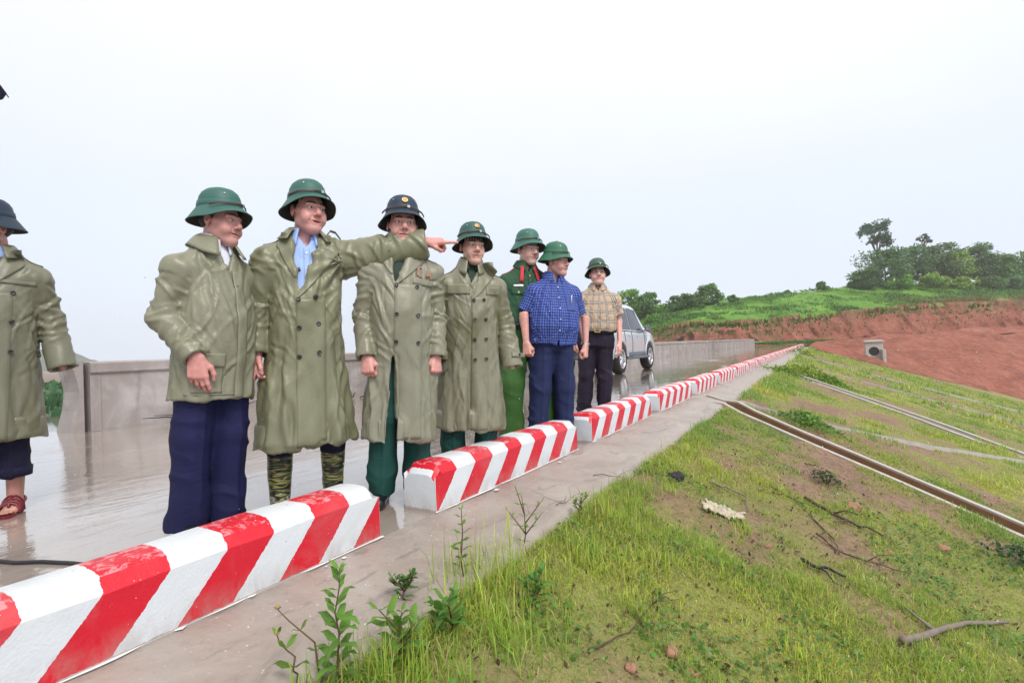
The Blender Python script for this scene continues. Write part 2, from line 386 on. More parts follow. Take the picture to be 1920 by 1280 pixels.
# ---------------------------------------------------------------- setting: ground
def grid(name, xs, ys, zf, mat, kind='structure', veg=None):
    Xg, Yg = np.meshgrid(xs, ys, indexing='ij'); nx, ny = Xg.shape; Zg = zf(Xg.ravel(), Yg.ravel()); V = np.stack([Xg.ravel(), Yg.ravel(), Zg], 1)
    i, j = np.meshgrid(np.arange(nx-1), np.arange(ny-1), indexing='ij'); a = (i*ny+j).ravel(); F = np.stack([a, a+ny, a+ny+1, a+1], 1)
    me = np_mesh(name, V, F)
    if veg is not None: attr(me, 'veg', veg(V[:, 0], V[:, 1]))
    o = put(name, me, mat); o['kind'] = kind; return o
ROAD_END = 71.0
def road_z(x, y): return .0012*vnoise(np.stack([x*3, y*3, 0*x], 1), 2)-.10*sstep(60, 72, y)*sstep(-6, 2, x)*0
grid('road', np.concatenate([np.linspace(-6.75, -6.2, 3), np.linspace(-6.1, -.02, 40)]), np.concatenate([np.arange(-14, 12, .2), np.arange(12, ROAD_END+9, 1.0)]), road_z, M_ROAD)
def apron_edge(y): return .50+.025*vnoise(np.stack([y*.7, 0*y, 0*y], 1), 4)+.012*vnoise(np.stack([y*6, 0*y, 0*y], 1), 5)
ya = np.concatenate([np.arange(-5, 10, .06), np.arange(10, 50, .4)]); xa = np.linspace(0, 1, 18); Ya, Ta = np.meshgrid(ya, xa, indexing='ij'); ed = apron_edge(ya)[:, None]
Xa = -.02+(ed+.02)*Ta; Za = .004-.065*np.clip(Xa/.5, 0, 1)**1.3+.004*vnoise(np.stack([Xa.ravel()*5, Ya.ravel()*5, 0*Xa.ravel()], 1), 8).reshape(Xa.shape); Za[:, -1] -= .06
Va = np.stack([Xa.ravel(), Ya.ravel(), Za.ravel()], 1); n2_ = len(xa); i, j = np.meshgrid(np.arange(len(ya)-1), np.arange(n2_-1), indexing='ij'); a = (i*n2_+j).ravel()
ap = mesh('apron', Va, np.stack([a, a+1, a+n2_+1, a+n2_], 1), M_APRON); ap['kind'] = 'structure'
SL = .34
CHA = [(.06, 7.86), (.34, 7.56), (.78, 7.25), (1.34, 6.90), (1.94, 6.56), (2.58, 6.20), (3.10, 5.85), (3.6, 5.5), (4.3, 5.05), (5.6, 4.2), (7.5, 3.0)]        # drain running towards the camera
CHC = [(.44, 7.66), (.75, 8.02), (1.20, 8.16), (1.70, 8.48), (2.80, 9.50), (4.40, 11.5), (5.6, 13.2)]
CHB = [(.15, 15.9), (1.06, 15.25), (2.35, 14.30), (3.36, 13.38), (4.11, 12.40), (4.8, 11.6), (6.4, 9.9), (8.5, 7.8)]
CHD = [(.55, 20.6), (1.24, 20.85), (2.69, 20.9), (4.07, 21.1), (6.8, 21.9), (9, 22.6)]
def dist_poly(x, y, pl):
    d = np.full(len(x), 9e9)
    for (x0, y0), (x1, y1) in zip(pl[:-1], pl[1:]):
        bx, by = x1-x0, y1-y0; tt = np.clip(((x-x0)*bx+(y-y0)*by)/(bx*bx+by*by), 0, 1); d = np.minimum(d, np.hypot(x-x0-tt*bx, y-y0-tt*by))
    return d
def plane_z(x): return -.088-SL*(np.asarray(x)-.55)
def slope_z(x, y, ch=True):
    p = np.stack([x, y, 0*x], 1); far = sstep(60, 10, y)*(.12+.88*sstep(.52, .95, x))
    z = plane_z(x)+far*(.035*vnoise(p*.9, 11)+.022*vnoise(p*2.7, 12)+.011*vnoise(p*7, 13)+.005*vnoise(p*18, 14))
    z -= .12*sstep(.53, .47, x)
    if ch: z -= .22*sstep(.15, .11, dist_poly(x, y, CHA))+.0
    return z
def veg_mask(x, y):
    """0 bare soil .. 1 thick grass"""
    p = np.stack([x*.8, y*.55, 0*x], 1); n = fbm(p*1.6, 31, 4)*.55+fbm(p*5, 37, 3)*.28
    d = x-.5; v = .82+n*1.55
    v += .30*np.exp(-(d/.35)**2)+.22*sstep(3, .9, y)*sstep(1.6, .6, x)                       # thick along the concrete and close by
    v -= .36*np.exp(-((x-1.75)/.45)**2-((y-4.0)/.9)**2)+.5*np.exp(-((x-1.05)/.28)**2-((y-1.55)/.40)**2)+.22*np.exp(-((x-1.9)/.5)**2-((y-7.6)/.8)**2)
    v += .35*np.exp(-((dist_poly(x, y, CHA)-.25)/.20)**2)*(x > .7)
    return np.clip(v, 0, 1)
xs = np.concatenate([np.arange(.42, 4.4, .045), np.arange(4.42, 7.6, .09), np.geomspace(7.7, 34, 32)]); ys = np.concatenate([np.arange(-1.5, 9.5, .045), np.geomspace(9.55, 68, 90)])
grid('embankment_slope', xs, ys, slope_z, M_SOIL, veg=veg_mask)
grid('embankment_slope_near', np.arange(.40, 12, .35), np.arange(-14, -1.4, .3), lambda x, y: slope_z(x, y, False)-.002, M_SOIL, veg=veg_mask).name = 'embankment_slope'
# far abutment, cut bank and hill: rows of points across the valley side
BASE = [(-111.72, 106.48, -2.95), (-79.28, 102.92, -2.62), (-52.13, 96.1, -1.33), (-33.47, 86.4, 0.17), (-27.24, 85.53, 0.42), (-21.43, 84.39, 0.66), (-16.78, 82.56, 0.74), (-13.55, 82.19, 0.69), (-9.78, 82.16, 0.6), (-7.09, 83.82, 0.47), (-3.17, 88.57, 0.26), (2.41, 96.69, 0.28), (8.56, 105.17, 0.32), (13.42, 110.49, 0.44), (20.1, 116.93, 0.68), (26.24, 123.05, 0.88), (32.63, 129.31, 1.18), (45.28, 141.77, 1.45), (67.07, 163.36, 2.0)]
TOP = [(-114.35, 108.97, -2.72), (-81.43, 105.7, -2.02), (-53.79, 99.16, -0.21), (-34.75, 89.7, 1.43), (-28.31, 88.95, 2.12), (-22.27, 87.93, 3.47), (-17.44, 86.2, 4.04), (-14.08, 85.91, 4.16), (-10.17, 85.97, 3.9), (-7.34, 87.71, 3.85), (-3.21, 92.58, 4.3), (2.64, 100.86, 4.71), (9.07, 109.49, 5.33), (14.13, 114.93, 5.85), (21.05, 121.53, 6.03), (27.4, 127.77, 6.05), (33.99, 134.17, 6.06), (47.04, 146.87, 6.23), (69.45, 168.84, 6.56)]
RIDGE = [(-131.32, 124.95, -2.5), (-95.35, 123.53, -0.55), (-64.65, 118.85, 2.7), (-43.1, 110.88, 6.74), (-35.45, 110.86, 7.9), (-28.23, 110.58, 8.85), (-22.43, 109.46, 8.66), (-18.26, 109.66, 8.76), (-13.33, 110.34, 9.03), (-9.69, 112.57, 9.38), (-4.35, 118.18, 9.92), (3.11, 127.45, 10.8), (11.14, 137.06, 11.36), (17.39, 143.23, 11.6), (25.89, 150.81, 11.39), (33.62, 157.91, 10.97), (41.59, 165.16, 10.4), (57.2, 179.45, 9.76), (83.53, 203.86, 8.44)]
def resample(pl, n):
    pl = np.array(pl); s = np.r_[0, np.cumsum(np.linalg.norm(np.diff(pl, axis=0), axis=1))]; q = np.linspace(0, s[-1], n); return np.stack([np.interp(q, s, pl[:, k]) for k in range(3)], 1)
def same(pl, n):
    pl = np.array(pl); k = np.linspace(0, len(pl)-1, n); return np.stack([np.interp(k, np.arange(len(pl)), pl[:, q]) for q in range(3)], 1)
def ruled(name, rows, nu, nvs, mat, noise=(0, 1, 0), nd=(0, 0, 1), veg=None, seed=0, bulge=0.0):
    R_ = [same(r_, nu) for r_ in rows]; P_ = []
    for k, nvv in enumerate(nvs):
        for q in range(nvv): f_ = q/nvv; P_.append(R_[k]*(1-f_)+R_[k+1]*f_+np.array([0, 0, bulge*math.sin(f_*math.pi)]))
    P_.append(R_[-1]); G = np.stack(P_, 0); V = G.reshape(-1, 3).copy()
    am, sc_, am2 = noise; e_ = np.ones(G.shape[:2]); e_[0] = .15; e_ = e_.ravel()
    V += np.array(nd)*(e_*(am*fbm(V*sc_, seed, 3)+am2*(1-2*np.abs(vnoise(V*sc_*np.array([3, 3, .6]), seed+5)))))[:, None]
    nvt = len(P_); i, j = np.meshgrid(np.arange(nvt-1), np.arange(nu-1), indexing='ij'); a = (i*nu+j).ravel(); me = np_mesh(name, V, np.stack([a, a+1, a+nu+1, a+nu], 1))
    if veg is not None: attr(me, 'veg', veg(V))
    o = put(name, me, mat); o['kind'] = 'structure'; return o, V
GROIN = [(.8, 45.5, 0), (2.5, 47, 0), (4.5, 48, 0), (7, 50, 0), (10, 53, 0), (13, 57, 0), (16, 60, 0), (21, 64, 0), (28, 68, 0)]
GROIN = [(x, y, float(plane_z(x))+.03) for x, y, z in GROIN]
REDTOP = [(.66, 66, -.25), (3.2, 69, -.05), (6.6, 75.8, .05), (10.3, 81.6, .2), (14.2, 86.3, .49), (19.7, 93.2, .74), (25.4, 99, 1.01), (38.9, 112, 1.38), (60, 130, 1.6)]
LEDGE = [(-9.5, 78, -.02), (-6.5, 79.5, -.02), (-2, 82.5, .02), (3, 88, .05), (8, 94, .1), (13, 100, .2), (20, 108, .45), (32, 122, .85), (62, 150, 1.6)]
ruled('red_earth_slope', [GROIN, [(x, y, z+.25) for x, y, z in REDTOP]], 220, [70], M_REDEARTH, (.35, .22, .18), veg=lambda V: 0*V[:, 0], seed=61)
BASE_R = [BASE[8], BASE[9], BASE[10], BASE[11], BASE[12], BASE[13], BASE[14], BASE[16], BASE[18]]
EDGE_W = [(-9.5, 66, -.06), (-6.3, 68, -.06), (-3, 67, -.06), (.66, 64, -.5), (6.6, 72.5, -.45), (10.3, 78, -.4), (14.2, 83, -.2), (25.4, 95.5, .4), (55, 122, .9)]
ruled('ledge', [EDGE_W, LEDGE, BASE_R], 60, [8, 5], M_REDEARTH, (.06, .3, .03), veg=lambda V: .9*sstep(14, 2, V[:, 0])*sstep(76, 80, V[:, 1]), seed=67)
ruled('cut_bank', [BASE, TOP], 320, [20], M_REDEARTH, (.45, .22, .65), (0, -1, .1), lambda V: np.clip(sstep(2.6, 4.6, V[:, 2]-V[:, 0]*.03)*.6+sstep(-10, -18, V[:, 0])*.75+.45*(np.abs(V[:, 0]+6) < 2)+.08, 0, 1), 71)
BACK = [(x*1.25, y+60, z-2) for x, y, z in RIDGE]
hill, _ = ruled('hill', [[(x, y-.5, z-.75) for x, y, z in TOP], [(x, y+.2, z-.02) for x, y, z in TOP], RIDGE, BACK], 200, [3, 26, 8], M_TURF, (.45, .10, .25), (0, 0, 1), lambda V: sstep(9, 22, V[:, 0])*sstep(7.6, 6.2, V[:, 2])*.8, 77, .25)
lk = mesh('lake', [(-8.2, -250, -2.5), (-8.2, 66, -2.5), (-30, 110, -2.5), (-420, 160, -2.5), (-420, -250, -2.5)], [(0, 1, 2, 3, 4)], M_LAKE, smooth=False); lk['kind'] = 'structure'
us = mesh('upstream_face', [(-6.72, -16, -.02), (-6.72, 72, -.02), (-14, 72, -3.2), (-14, -16, -3.2)], [(0, 1, 2, 3)], M_WALL, smooth=False); us['kind'] = 'structure'
ruled('far_bank', [[(-30, -140, -2.55), (-46, -20, -2.55), (-45.5, 14.5, -2.55), (-60, 50, -2.55), (-120, 95, -2.55)], [(-70, -160, -1.2), (-87, -20, -1.4), (-87, 27, -1.4), (-100, 70, -1.4), (-150, 120, -1.4)]], 60, [10], M_FIELD, (.35, .12, .5), seed=81)
ruled('far_land', [[(-68, -400, -1.6), (-85, -20, -1.6), (-86, 27, -1.6), (-98, 70, -1.6), (-145, 190, -1.6), (-60, 330, -1.6), (250, 330, -1.6)], [(-770, -420, -1.4), (-770, 35, -1.4), (-770, 210, -1.4), (-730, 380, -1.4), (-520, 420, -1.4), (-140, 430, -1.4), (260, 430, -1.4)]], 40, [8], M_FAR, (.2, .02, 0), seed=83)
RNG = [(1.68+.35*(x-1.68), .35*y, .8+.35*(z-.8)) for x, y, z in [(-1990, -400, 60), (-2010, 0, 75), (-1990, 350, 72), (-1985, 540, 62), (-1930, 590, 52), (-1880, 610, 43), (-1840, 630, 24), (-1800, 670, 9), (-1760, 720, 4), (-1500, 1400, 2)]]
ruled('mountain', [[(x+50, y-14, -2) for x, y, z in RNG], RNG, [(x-60, y+20, -2) for x, y, z in RNG]], 90, [6, 5], M_MOUNT, (1, .035, .7), seed=87)

M_WALLDK = plain('joint_dark', (.10, .085, .075), .8)
# ---------------------------------------------------------------- parapet wall on the lake side
wall = empty('parapet_wall', (-6.15, 2.55, 0)); tag(wall, 'weathered concrete parapet wall with coping along the lake side of the road', 'wall')
def wall_prof():
    road = [(.0, -.05), (.0, .70), (.035, .735), (.035, .845), (.02, .862)]
    lake = [(-.45, .875), (-.50, .86), (-.485, .80), (-.445, .68), (-.415, .52), (-.415, .38), (-.445, .22), (-.50, .08), (-.54, -.05)]
    return road+lake
def wall_section(y0, y1, groove=False):
    pr = wall_prof(); n = len(pr); V = [(x, y, z) for y in (y0, y1) for x, z in pr]; F = [(k, (k+1) % n, n+(k+1) % n, n+k) for k in range(n)]
    F += [tuple(range(n)), tuple(range(2*n-1, n-1, -1))]; m_ = MB().add(V, [f[::-1] for f in F]); return m_
yy = 0.0
for k in range(7):
    L_ = 9.9; y0 = yy+(.125 if k == 0 else 0); m_ = wall_section(y0, yy+L_-.03); sec = m_.build('wall_section', M_WALL, wall)
    if k == 0:                                                       # curved end post, then a recessed joint
        pts = [(-.055, -.05), (-.053, .0), (-.030, .113), (.005, .26), (.022, .40), (.026, .50), (.010, .62), (-.020, .75), (-.052, .85), (-.050, .868), (-.02, .880), (.070, .882), (.070, -.05)]; n = len(pts)
        V = [(x, y, z) for x in (-.02, -.52) for y, z in pts]; F = [(k_, n+k_, n+(k_+1) % n, (k_+1) % n) for k_ in range(n)]+[tuple(range(n)), tuple(range(2*n-1, n-1, -1))]; MB().add(V, F).build('end_post', M_WALL, sec)
        MB().box((-.30, .0975, .40), (.20, .03, .44)).build('joint_filler', M_WALLDK, sec)
    MB().box((.004, y0+.055, .35), (.010, .055, .352), bev=.004).build('pilaster', M_WALL, sec)
    yy += L_
# ---------------------------------------------------------------- striped kerb blocks
def block_mesh(seed):
    pr = [(0, 0), (.0, .095), (0, .188), (-.012, .204), (-.034, .230), (-.05, .236), (-.11, .238), (-.175, .236), (-.192, .230), (-.213, .204), (-.225, .188), (-.225, 0)]
    ys_ = [0, .008, .045, .07]+list(np.linspace(.2, BL-.2, 9))+[BL-.07, BL-.045, BL-.008, BL]; V = []; n = len(pr)
    for y in ys_:
        e_ = min(y, BL-y); dn = .045*max(0, 1-e_/.05)**1.2
        for x, z in pr: V.append((x-.006*(1 if x > -.1 else -1)*max(0, 1-e_/.012), y, max(z-dn*(z > .2)-(.008*max(0, 1-e_/.05) if z > .1 else 0), 0)))
    V = np.array(V, float); V += .0035*np.stack([vnoise(V*9, seed), 0*V[:, 0], vnoise(V*9, seed+1)], 1)*(V[:, 2] > .02)[:, None]; V[:, 2] -= .012*(V[:, 2] < .01)
    F = [(i*n+k, (i+1)*n+k, (i+1)*n+k+1, i*n+k+1) for i in range(len(ys_)-1) for k in range(n-1)]+[tuple(range(n)), tuple((len(ys_)-1)*n+k for k in range(n-1, -1, -1))]
    me = np_mesh('kerb_block', V, F, True); me.materials.append(M_STRIPE)
    me.polygons.foreach_set('use_smooth', np.array([len(p.vertices) == 4 for p in me.polygons])); me.set_sharp_from_angle(angle=R(22)); return me
bms = [block_mesh(s) for s in (1, 5, 9)]
def splash_mesh(seed):
    rg = random.Random(seed); V = []; F = []; N_ = 90
    for k in range(N_+1):
        y = -.01+(BL+.02)*k/N_; w_ = max(.001, .010+.016*(vnoise(np.array([[y*9, seed, 0]]), 3)[0])+(.03 if rg.random() < .05 else 0)*rg.random()); V += [(-.004, y, .0095), (w_*.5, y, .0075)]
    F = [(2*k, 2*k+1, 2*k+3, 2*k+2) for k in range(N_)]
    for q in range(3):
        c_ = (rg.uniform(.02, .07), rg.uniform(0, BL)); r_ = rg.uniform(.004, .016); b_ = len(V); V += [(c_[0]+r_*math.cos(a)*rg.uniform(.6, 1), c_[1]+1.5*r_*math.sin(a)*rg.uniform(.6, 1), .0072) for a in np.arange(8)/8*6.283]; F.append(tuple(range(b_, b_+8)))
    me = np_mesh('paint_spill', V, F, False); me.materials.append(M_PAINTW); return me
sms = [splash_mesh(s) for s in (3, 8)]
nb = 25
for k in range(nb):
    y = -.075+2.018*k+(.0, .02, -.015)[k % 3]; b = put('kerb_block', bms[k % 3]); b.location = (0, y, .003); b.rotation_euler = (0, 0, R((.25, -.3, .1, .2)[k % 4]))
    ws = {0: 'nearest red and white striped kerb block, cut off by the picture edge', 1: 'striped kerb block in front of the two green-trousered men, second from the camera', 2: 'striped kerb block in front of the plaid-shirted man, third from the camera', 3: 'striped kerb block just before the diagonal drain, fourth from the camera'}
    num = ('fifth', 'sixth', 'seventh', 'eighth', 'ninth', 'tenth', 'eleventh', 'twelfth', 'thirteenth', 'fourteenth', 'fifteenth', 'sixteenth', 'seventeenth', 'eighteenth', 'nineteenth', 'twentieth', 'twenty-first', 'twenty-second', 'twenty-third', 'twenty-fourth', 'twenty-fifth')
    tag(b, ws.get(k) or 'red and white striped kerb block, %s along the row from the camera' % num[k-4], 'kerb block', 'striped kerb blocks along the road edge')
    if k < 8: s = put('paint_spill', sms[k % 2], None, b)
# ---------------------------------------------------------------- drains down the slope
def drain(pl, label, w=.13, th=.055, up=.035, deep=.14, raised=False):
    root = empty('drain_channel', (pl[0][0], pl[0][1], 0)); tag(root, label, 'drain', 'concrete drains down the embankment'); o = Vector(root.location)
    P_ = [Vector((x, y, 0)) for x, y in pl]; Q_ = []
    for a, b in zip(P_[:-1], P_[1:]):
        n = max(2, int((b-a).length/.35)); Q_ += [a+(b-a)*(i_/n) for i_ in range(n)]
    Q_.append(P_[-1]); zz = [.004-.065*max(0, p.x/.5)**1.3+.010 if p.x < .47 else float(plane_z(p.x))+up+.03*float(sstep(.75, .47, p.x)) for p in Q_]
    def sweep(prof, name, mat):
        V = []; F = []; m_ = len(prof)
        for i_, p in enumerate(Q_):
            t_ = (Q_[min(i_+1, len(Q_)-1)]-Q_[max(i_-1, 0)]).normalized(); n_ = Vector((-t_.y, t_.x, 0))
            for u_, z_ in prof: q = p+n_*u_; V.append((q.x-o.x, q.y-o.y, zz[i_]+z_+.002*math.sin(i_*1.7+u_*9)))
        for i_ in range(len(Q_)-1):
            for k in range(m_): F.append((i_*m_+k, i_*m_+(k+1) % m_, (i_+1)*m_+(k+1) % m_, (i_+1)*m_+k))
        F += [tuple(range(m_-1, -1, -1)), tuple((len(Q_)-1)*m_+k for k in range(m_))]; return mesh(name, V, F, mat, root, False)
    d_ = .02 if raised else deep
    sweep([(w, -.25), (w+th, -.25), (w+th, 0), (w, 0)][::-1], 'side_wall', M_CHAN); sweep([(-w-th, -.25), (-w, -.25), (-w, 0), (-w-th, 0)][::-1], 'side_wall', M_CHAN)
    if not raised:
        for u_ in (-w+.004, w-.004): sweep([(u_-.003, -d_), (u_+.003, -d_), (u_+.003, -.018), (u_-.003, -.018)][::-1], 'stained_lining', M_RUST)
    sweep([(-w, -d_-.03), (w, -d_-.03), (w, -d_), (-w, -d_)][::-1], 'channel_bed', M_CHANDK if raised else M_RUST); return root
drain(CHA, 'rust-stained concrete drain running down the grass to the right picture edge', .105, .05)
drain(CHC, 'narrow concrete drain branching off behind the low green bush', .07, .05, .03, raised=True)
drain(CHB, 'narrow concrete drain starting beside the far bushes', .08, .06, .05, raised=True)
drain(CHD, 'thin pale drain across the grass slope beyond the bushes', .05, .05, .05, raised=True)
drain([(.55, 28), (2.4, 27.9), (5, 28.6), (8, 30), (12, 33)], 'farthest thin pale drain below the red slope', .06, .07, .06, raised=True)
# ---------------------------------------------------------------- vegetation
t = NT('leaf'); tn = t.at('tint', 'Vector'); t.set(color=tn, rough=.5, spec=.35)
tr = t.n('ShaderNodeBsdfTranslucent'); t.link(tn, tr.inputs[0]); ms = t.n('ShaderNodeMixShader'); ms.inputs[0].default_value = .35
t.link(t.b.outputs[0], ms.inputs[1]); t.link(tr.outputs[0], ms.inputs[2]); t.link(ms.outputs[0], t.t.nodes['Material Output'].inputs[0]); M_LEAF = t.m
M_BARK = plain('bark', (.13, .10, .075), .9, .3, 9, .5); M_STEM = plain('weed_stem', (.11, .065, .03), .6, .3, 30); M_STEMG = plain('green_stem', (.10, .16, .03), .6, .2, 30)
NPR = np.random.RandomState(7)

def leaf_cloud(P_, size, colr, seed, up=.3, aspect=.5, var=.35):
    """one folded diamond leaf (2 triangles pairs) per point"""
    rs = np.random.RandomState(seed); n = len(P_); d = rs.normal(size=(n, 3)); d[:, 2] *= .7; d /= np.linalg.norm(d, axis=1, keepdims=True)
    nrm = rs.normal(size=(n, 3)); nrm[:, 2] += up*3; s_ = np.cross(d, nrm); s_ /= np.linalg.norm(s_, axis=1, keepdims=True)+1e-9
    L = size*(.6+.8*rs.rand(n))[:, None]; a = P_-d*L*.5; b = P_+d*L*.5; l = P_+s_*L*aspect*.5; r_ = P_-s_*L*aspect*.5
    V = np.stack([a, r_, b, l], 1).reshape(-1, 3); F = np.arange(4*n).reshape(n, 4); c = np.array(colr)*(1+var*rs.normal(size=(n, 1))*.6+.12*rs.normal(size=(n, 3))); T = np.repeat(np.clip(c, .008, .7), 4, axis=0); return V, F, T

def leaf_obj(name, parent, V, F, T):
    me = np_mesh(name, V, F, False); attr(me, 'tint', T); return put(name, me, M_LEAF, parent)

def tree(loc, h, w, colr, label, seed, name='tree', n=1100, ls=.30, trunk=.45, lobes=9, group='trees on the hill', cat='tree', zfrac=.62, sparse=1.0, lean=0.0):
    rs = np.random.RandomState(seed); root = empty(name, loc); tag(root, label, cat, group)
    if trunk < .5: trunk *= .45; w *= 1.22
    th = h*trunk; tk = MB(); tops = []; lx = lean*h
    pts = [Vector((lx*(q/5)**1.5+.03*h*(rs.rand()-.5)*(q > 0), .03*h*(rs.rand()-.5)*(q > 0), h*.80*q/5)) for q in range(6)]
    tk.tube(pts, [h*.020*(1-.8*q/5)+.012 for q in range(6)], 7)
    C_ = []
    for q in range(lobes):
        a = 2*math.pi*(q+rs.rand())/lobes*1.618*2; z = h*(trunk+(1-trunk)*(.12+.80*(q+.5)/lobes)); prof = math.sin(math.pi*min(1, max(.08, (z/h-trunk*.8)/(1.06-trunk*.8))))**.7
        r_ = w*.5*prof*(.35+.65*rs.rand()); c = Vector((lx*(z/h)**1.5+r_*math.cos(a), r_*math.sin(a), z)); C_.append((c, w*(.17+.13*rs.rand())*(.6+.4*prof)))
        b0 = pts[min(4, max(1, int(5*(z/h-.18)/.8)))]; tk.tube([b0, (b0+c)/2+Vector((0, 0, .04*h)), c], [h*.009+.006, h*.006+.004, .005], 5)
    tk.build('trunk', M_BARK, root, True)
    PTS = []; 
    for c, r_ in C_:
        k = int(n/lobes); p = rs.normal(size=(k, 3)); p /= np.linalg.norm(p, axis=1, keepdims=True); p *= (rs.rand(k, 1)**.45)*np.array([1, 1, zfrac]); p = p*r_*(1+.35*rs.rand(k, 1)); PTS.append(np.array(c)+p)
    PTS = np.concatenate(PTS); keep = fbm(PTS*(2.6/w*2), seed, 2) > (-.35 if sparse >= 1 else .02); PTS = PTS[keep]
    shade = 1.0; V, F, T = leaf_cloud(PTS, ls, colr, seed+1); leaf_obj('crown', root, V, F, T); return root

def hill_pt(k, f, back=0.0):
    """a point on the hill between the top of the cut (f=0) and the ridge (f=1); k indexes along"""
    a = np.array([np.interp(k, range(len(TOP)), [q[i] for q in TOP]) for i in range(3)]); b = np.array([np.interp(k, range(len(RIDGE)), [q[i] for q in RIDGE]) for i in range(3)]); p = a*(1-f)+b*f
    return (float(p[0]), float(p[1]), float(p[2])-.15)
G1, G2, G3, G4 = (.125, .265, .070), (.190, .380, .065), (.110, .220, .080), (.260, .410, .085)
TR = [ # k along, f up the hill, height, width, colour, label, lobes, trunk
 (11.75, .80, 4.6, 4.6, G3, 'round dark tree at the left end of the hilltop wood', 9, .12), (12.35, .86, 8.6, 7.4, G3, 'broad dark tree in front of the thin tall eucalyptus', 14, .15), (12.15, .90, 14.6, 5.6, (.09, .165, .11), 'thin tall eucalyptus standing above the hilltop wood', 9, .62),
 (13.15, .92, 8.8, 6.2, G3, 'dark tree right of the broad one in the hilltop wood', 12, .2), (13.75, .95, 9.6, 6.0, (.12, .21, .085), 'tree with ragged top in the middle of the hilltop wood', 12, .25), (14.15, .90, 8.2, 5.0, G4, 'yellow-green tree in the middle of the hilltop wood', 11, .2),
 (14.75, .90, 10.0, 6.6, G3, 'tall dark tree towards the right of the hilltop wood', 13, .2), (15.35, .86, 7.6, 6.0, G1, 'bushy tree second from the right picture edge', 12, .12), (16.0, .84, 8.8, 6.6, G1, 'tree at the right picture edge on the hilltop', 12, .15), (16.8, .84, 8, 7, G3, 'tree just outside the right picture edge', 10, .15),
 (12.75, .66, 3.2, 4.2, G2, 'light green shrub at the front of the hilltop wood', 8, .05), (13.55, .70, 3.2, 3.8, G4, 'young yellow-green tree in front of the dark wood', 8, .1), (14.3, .62, 2.8, 4.6, G4, 'low yellowish shrub below the middle of the wood', 8, .05), (15.1, .66, 3.0, 4.2, (.12, .23, .08), 'low shrub below the tall dark tree on the right', 8, .05), (15.75, .62, 3.4, 4.4, (.15, .28, .13), 'pale-leaved shrub near the right picture edge', 8, .05),
 (13.45, 1.05, 11.6, 2.2, (.14, .19, .16), 'faint wispy treetop rising behind the hilltop wood', 4, .80),
 (10.75, .92, 2.2, 1.8, G1, 'small lone tree on the bare ridge', 6, .2), (11.45, .93, 1.6, 1.8, G1, 'small bush on the ridge left of the wood', 5, .1), (9.95, .97, .8, .9, G1, 'tiny bush on the ridge above the cut bank', 4, .1),
 (3.35, .75, 6.2, 4.6, G2, 'leafy tree behind the silver car', 10, .12), (4.0, .62, 6.6, 5.0, G2, 'feathery tree right of the silver car roof', 11, .12), (4.55, .50, 5.4, 4.2, (.13, .27, .07), 'round bush with dark base right of the feathery tree', 10, .06), (3.7, .15, 3.6, 4.4, G4, 'bright yellow-green bush above the silver car mirror', 9, .05), (4.7, .25, 1.8, 2.2, G2, 'small bright bush at the foot of the left trees', 6, .05),
 (5.75, .55, 3.6, 3.4, (.11, .22, .065), 'dense dark bush left of the pointed tree on the slope', 9, .05), (6.15, .70, 2.6, 2.4, G2, 'pale bush between the two slope trees', 7, .08), (7.0, .72, 4.4, 3.4, (.14, .28, .07), 'pointed young tree on the slope above the parapet', 10, .1), (6.6, .55, 2.6, 2.0, (.12, .24, .07), 'slim bush beside the pointed young tree', 6, .08), (7.9, .80, 1.6, 1.5, G1, 'small thin bush right of the pointed tree', 5, .1)]
for i, (k, f, h, w, c, lb, lo, tk_) in enumerate(TR):
    tall = tk_ > .5; tree(hill_pt(k, f), h, w, c, lb, 100+i, 'tree' if h > 3 else 'bush', n=int((1800+120*w*h)*(.6 if tall else 1)), ls=.50 if w > 3 else .33, trunk=tk_, lobes=int(lo*1.5), group='trees on the hill' if h > 3 else 'bushes on the hill', cat='tree' if h > 3 else 'bush', sparse=.5 if tall else 1)
# bush by the water, low bushes on the embankment
tree((-7.30, 2.90, -.95), 1.15, .75, (.10, .21, .03), 'green bush growing by the water at the end of the parapet', 301, 'bush', 700, .10, .08, 8, 'bushes', 'bush')
def low_bush(x, y, w, h, colr, label, seed, n=700, ls=.05):
    rs = np.random.RandomState(seed); z = float(slope_z(np.array([x]), np.array([y]))[0]); root = empty('bush', (x, y, z)); tag(root, label, 'bush', 'low bushes on the embankment')
    p = rs.normal(size=(n, 3))*np.array([w*.30, w*.30, 0]); p[:, 2] = h*np.exp(-(p[:, 0]**2+p[:, 1]**2)/(w*.42)**2)*rs.rand(n)**.5-SL*p[:, 0]
    sm = MB()
    for q in range(9): a = 2*math.pi*q/9; e_ = Vector((.35*w*math.cos(a), .35*w*math.sin(a), h*.6-SL*.35*w*math.cos(a))); sm.tube([Vector((0, 0, -.02)), e_*.5+Vector((0, 0, h*.2)), e_], [.006, .004, .002], 5)
    sm.build('stem', M_STEMG, root, True); leaf_obj('foliage', root, *leaf_cloud(p+np.array([0, 0, .02]), ls, colr, seed+1, .5)); return root
low_bush(1.42, 7.75, .62, .17, (.13, .26, .045), 'low bright green bush between the two branching drains', 311, 900, .045)
low_bush(.78, 15.1, .8, .20, (.16, .29, .04), 'low bush overhanging the concrete apron far along', 313, 500, .07)
low_bush(1.25, 16.4, 1.3, .36, (.20, .30, .025), 'yellow-green bush at the head of the far drain', 317, 800, .08)
low_bush(1.75, 16.0, .8, .24, (.12, .25, .03), 'green bush just right of the yellow-green one', 319, 500, .07)
low_bush(2.9, 4.9, .45, .22, (.05, .11, .04), 'dark leafy bush at the right picture edge beyond the drain', 321, 400, .05)
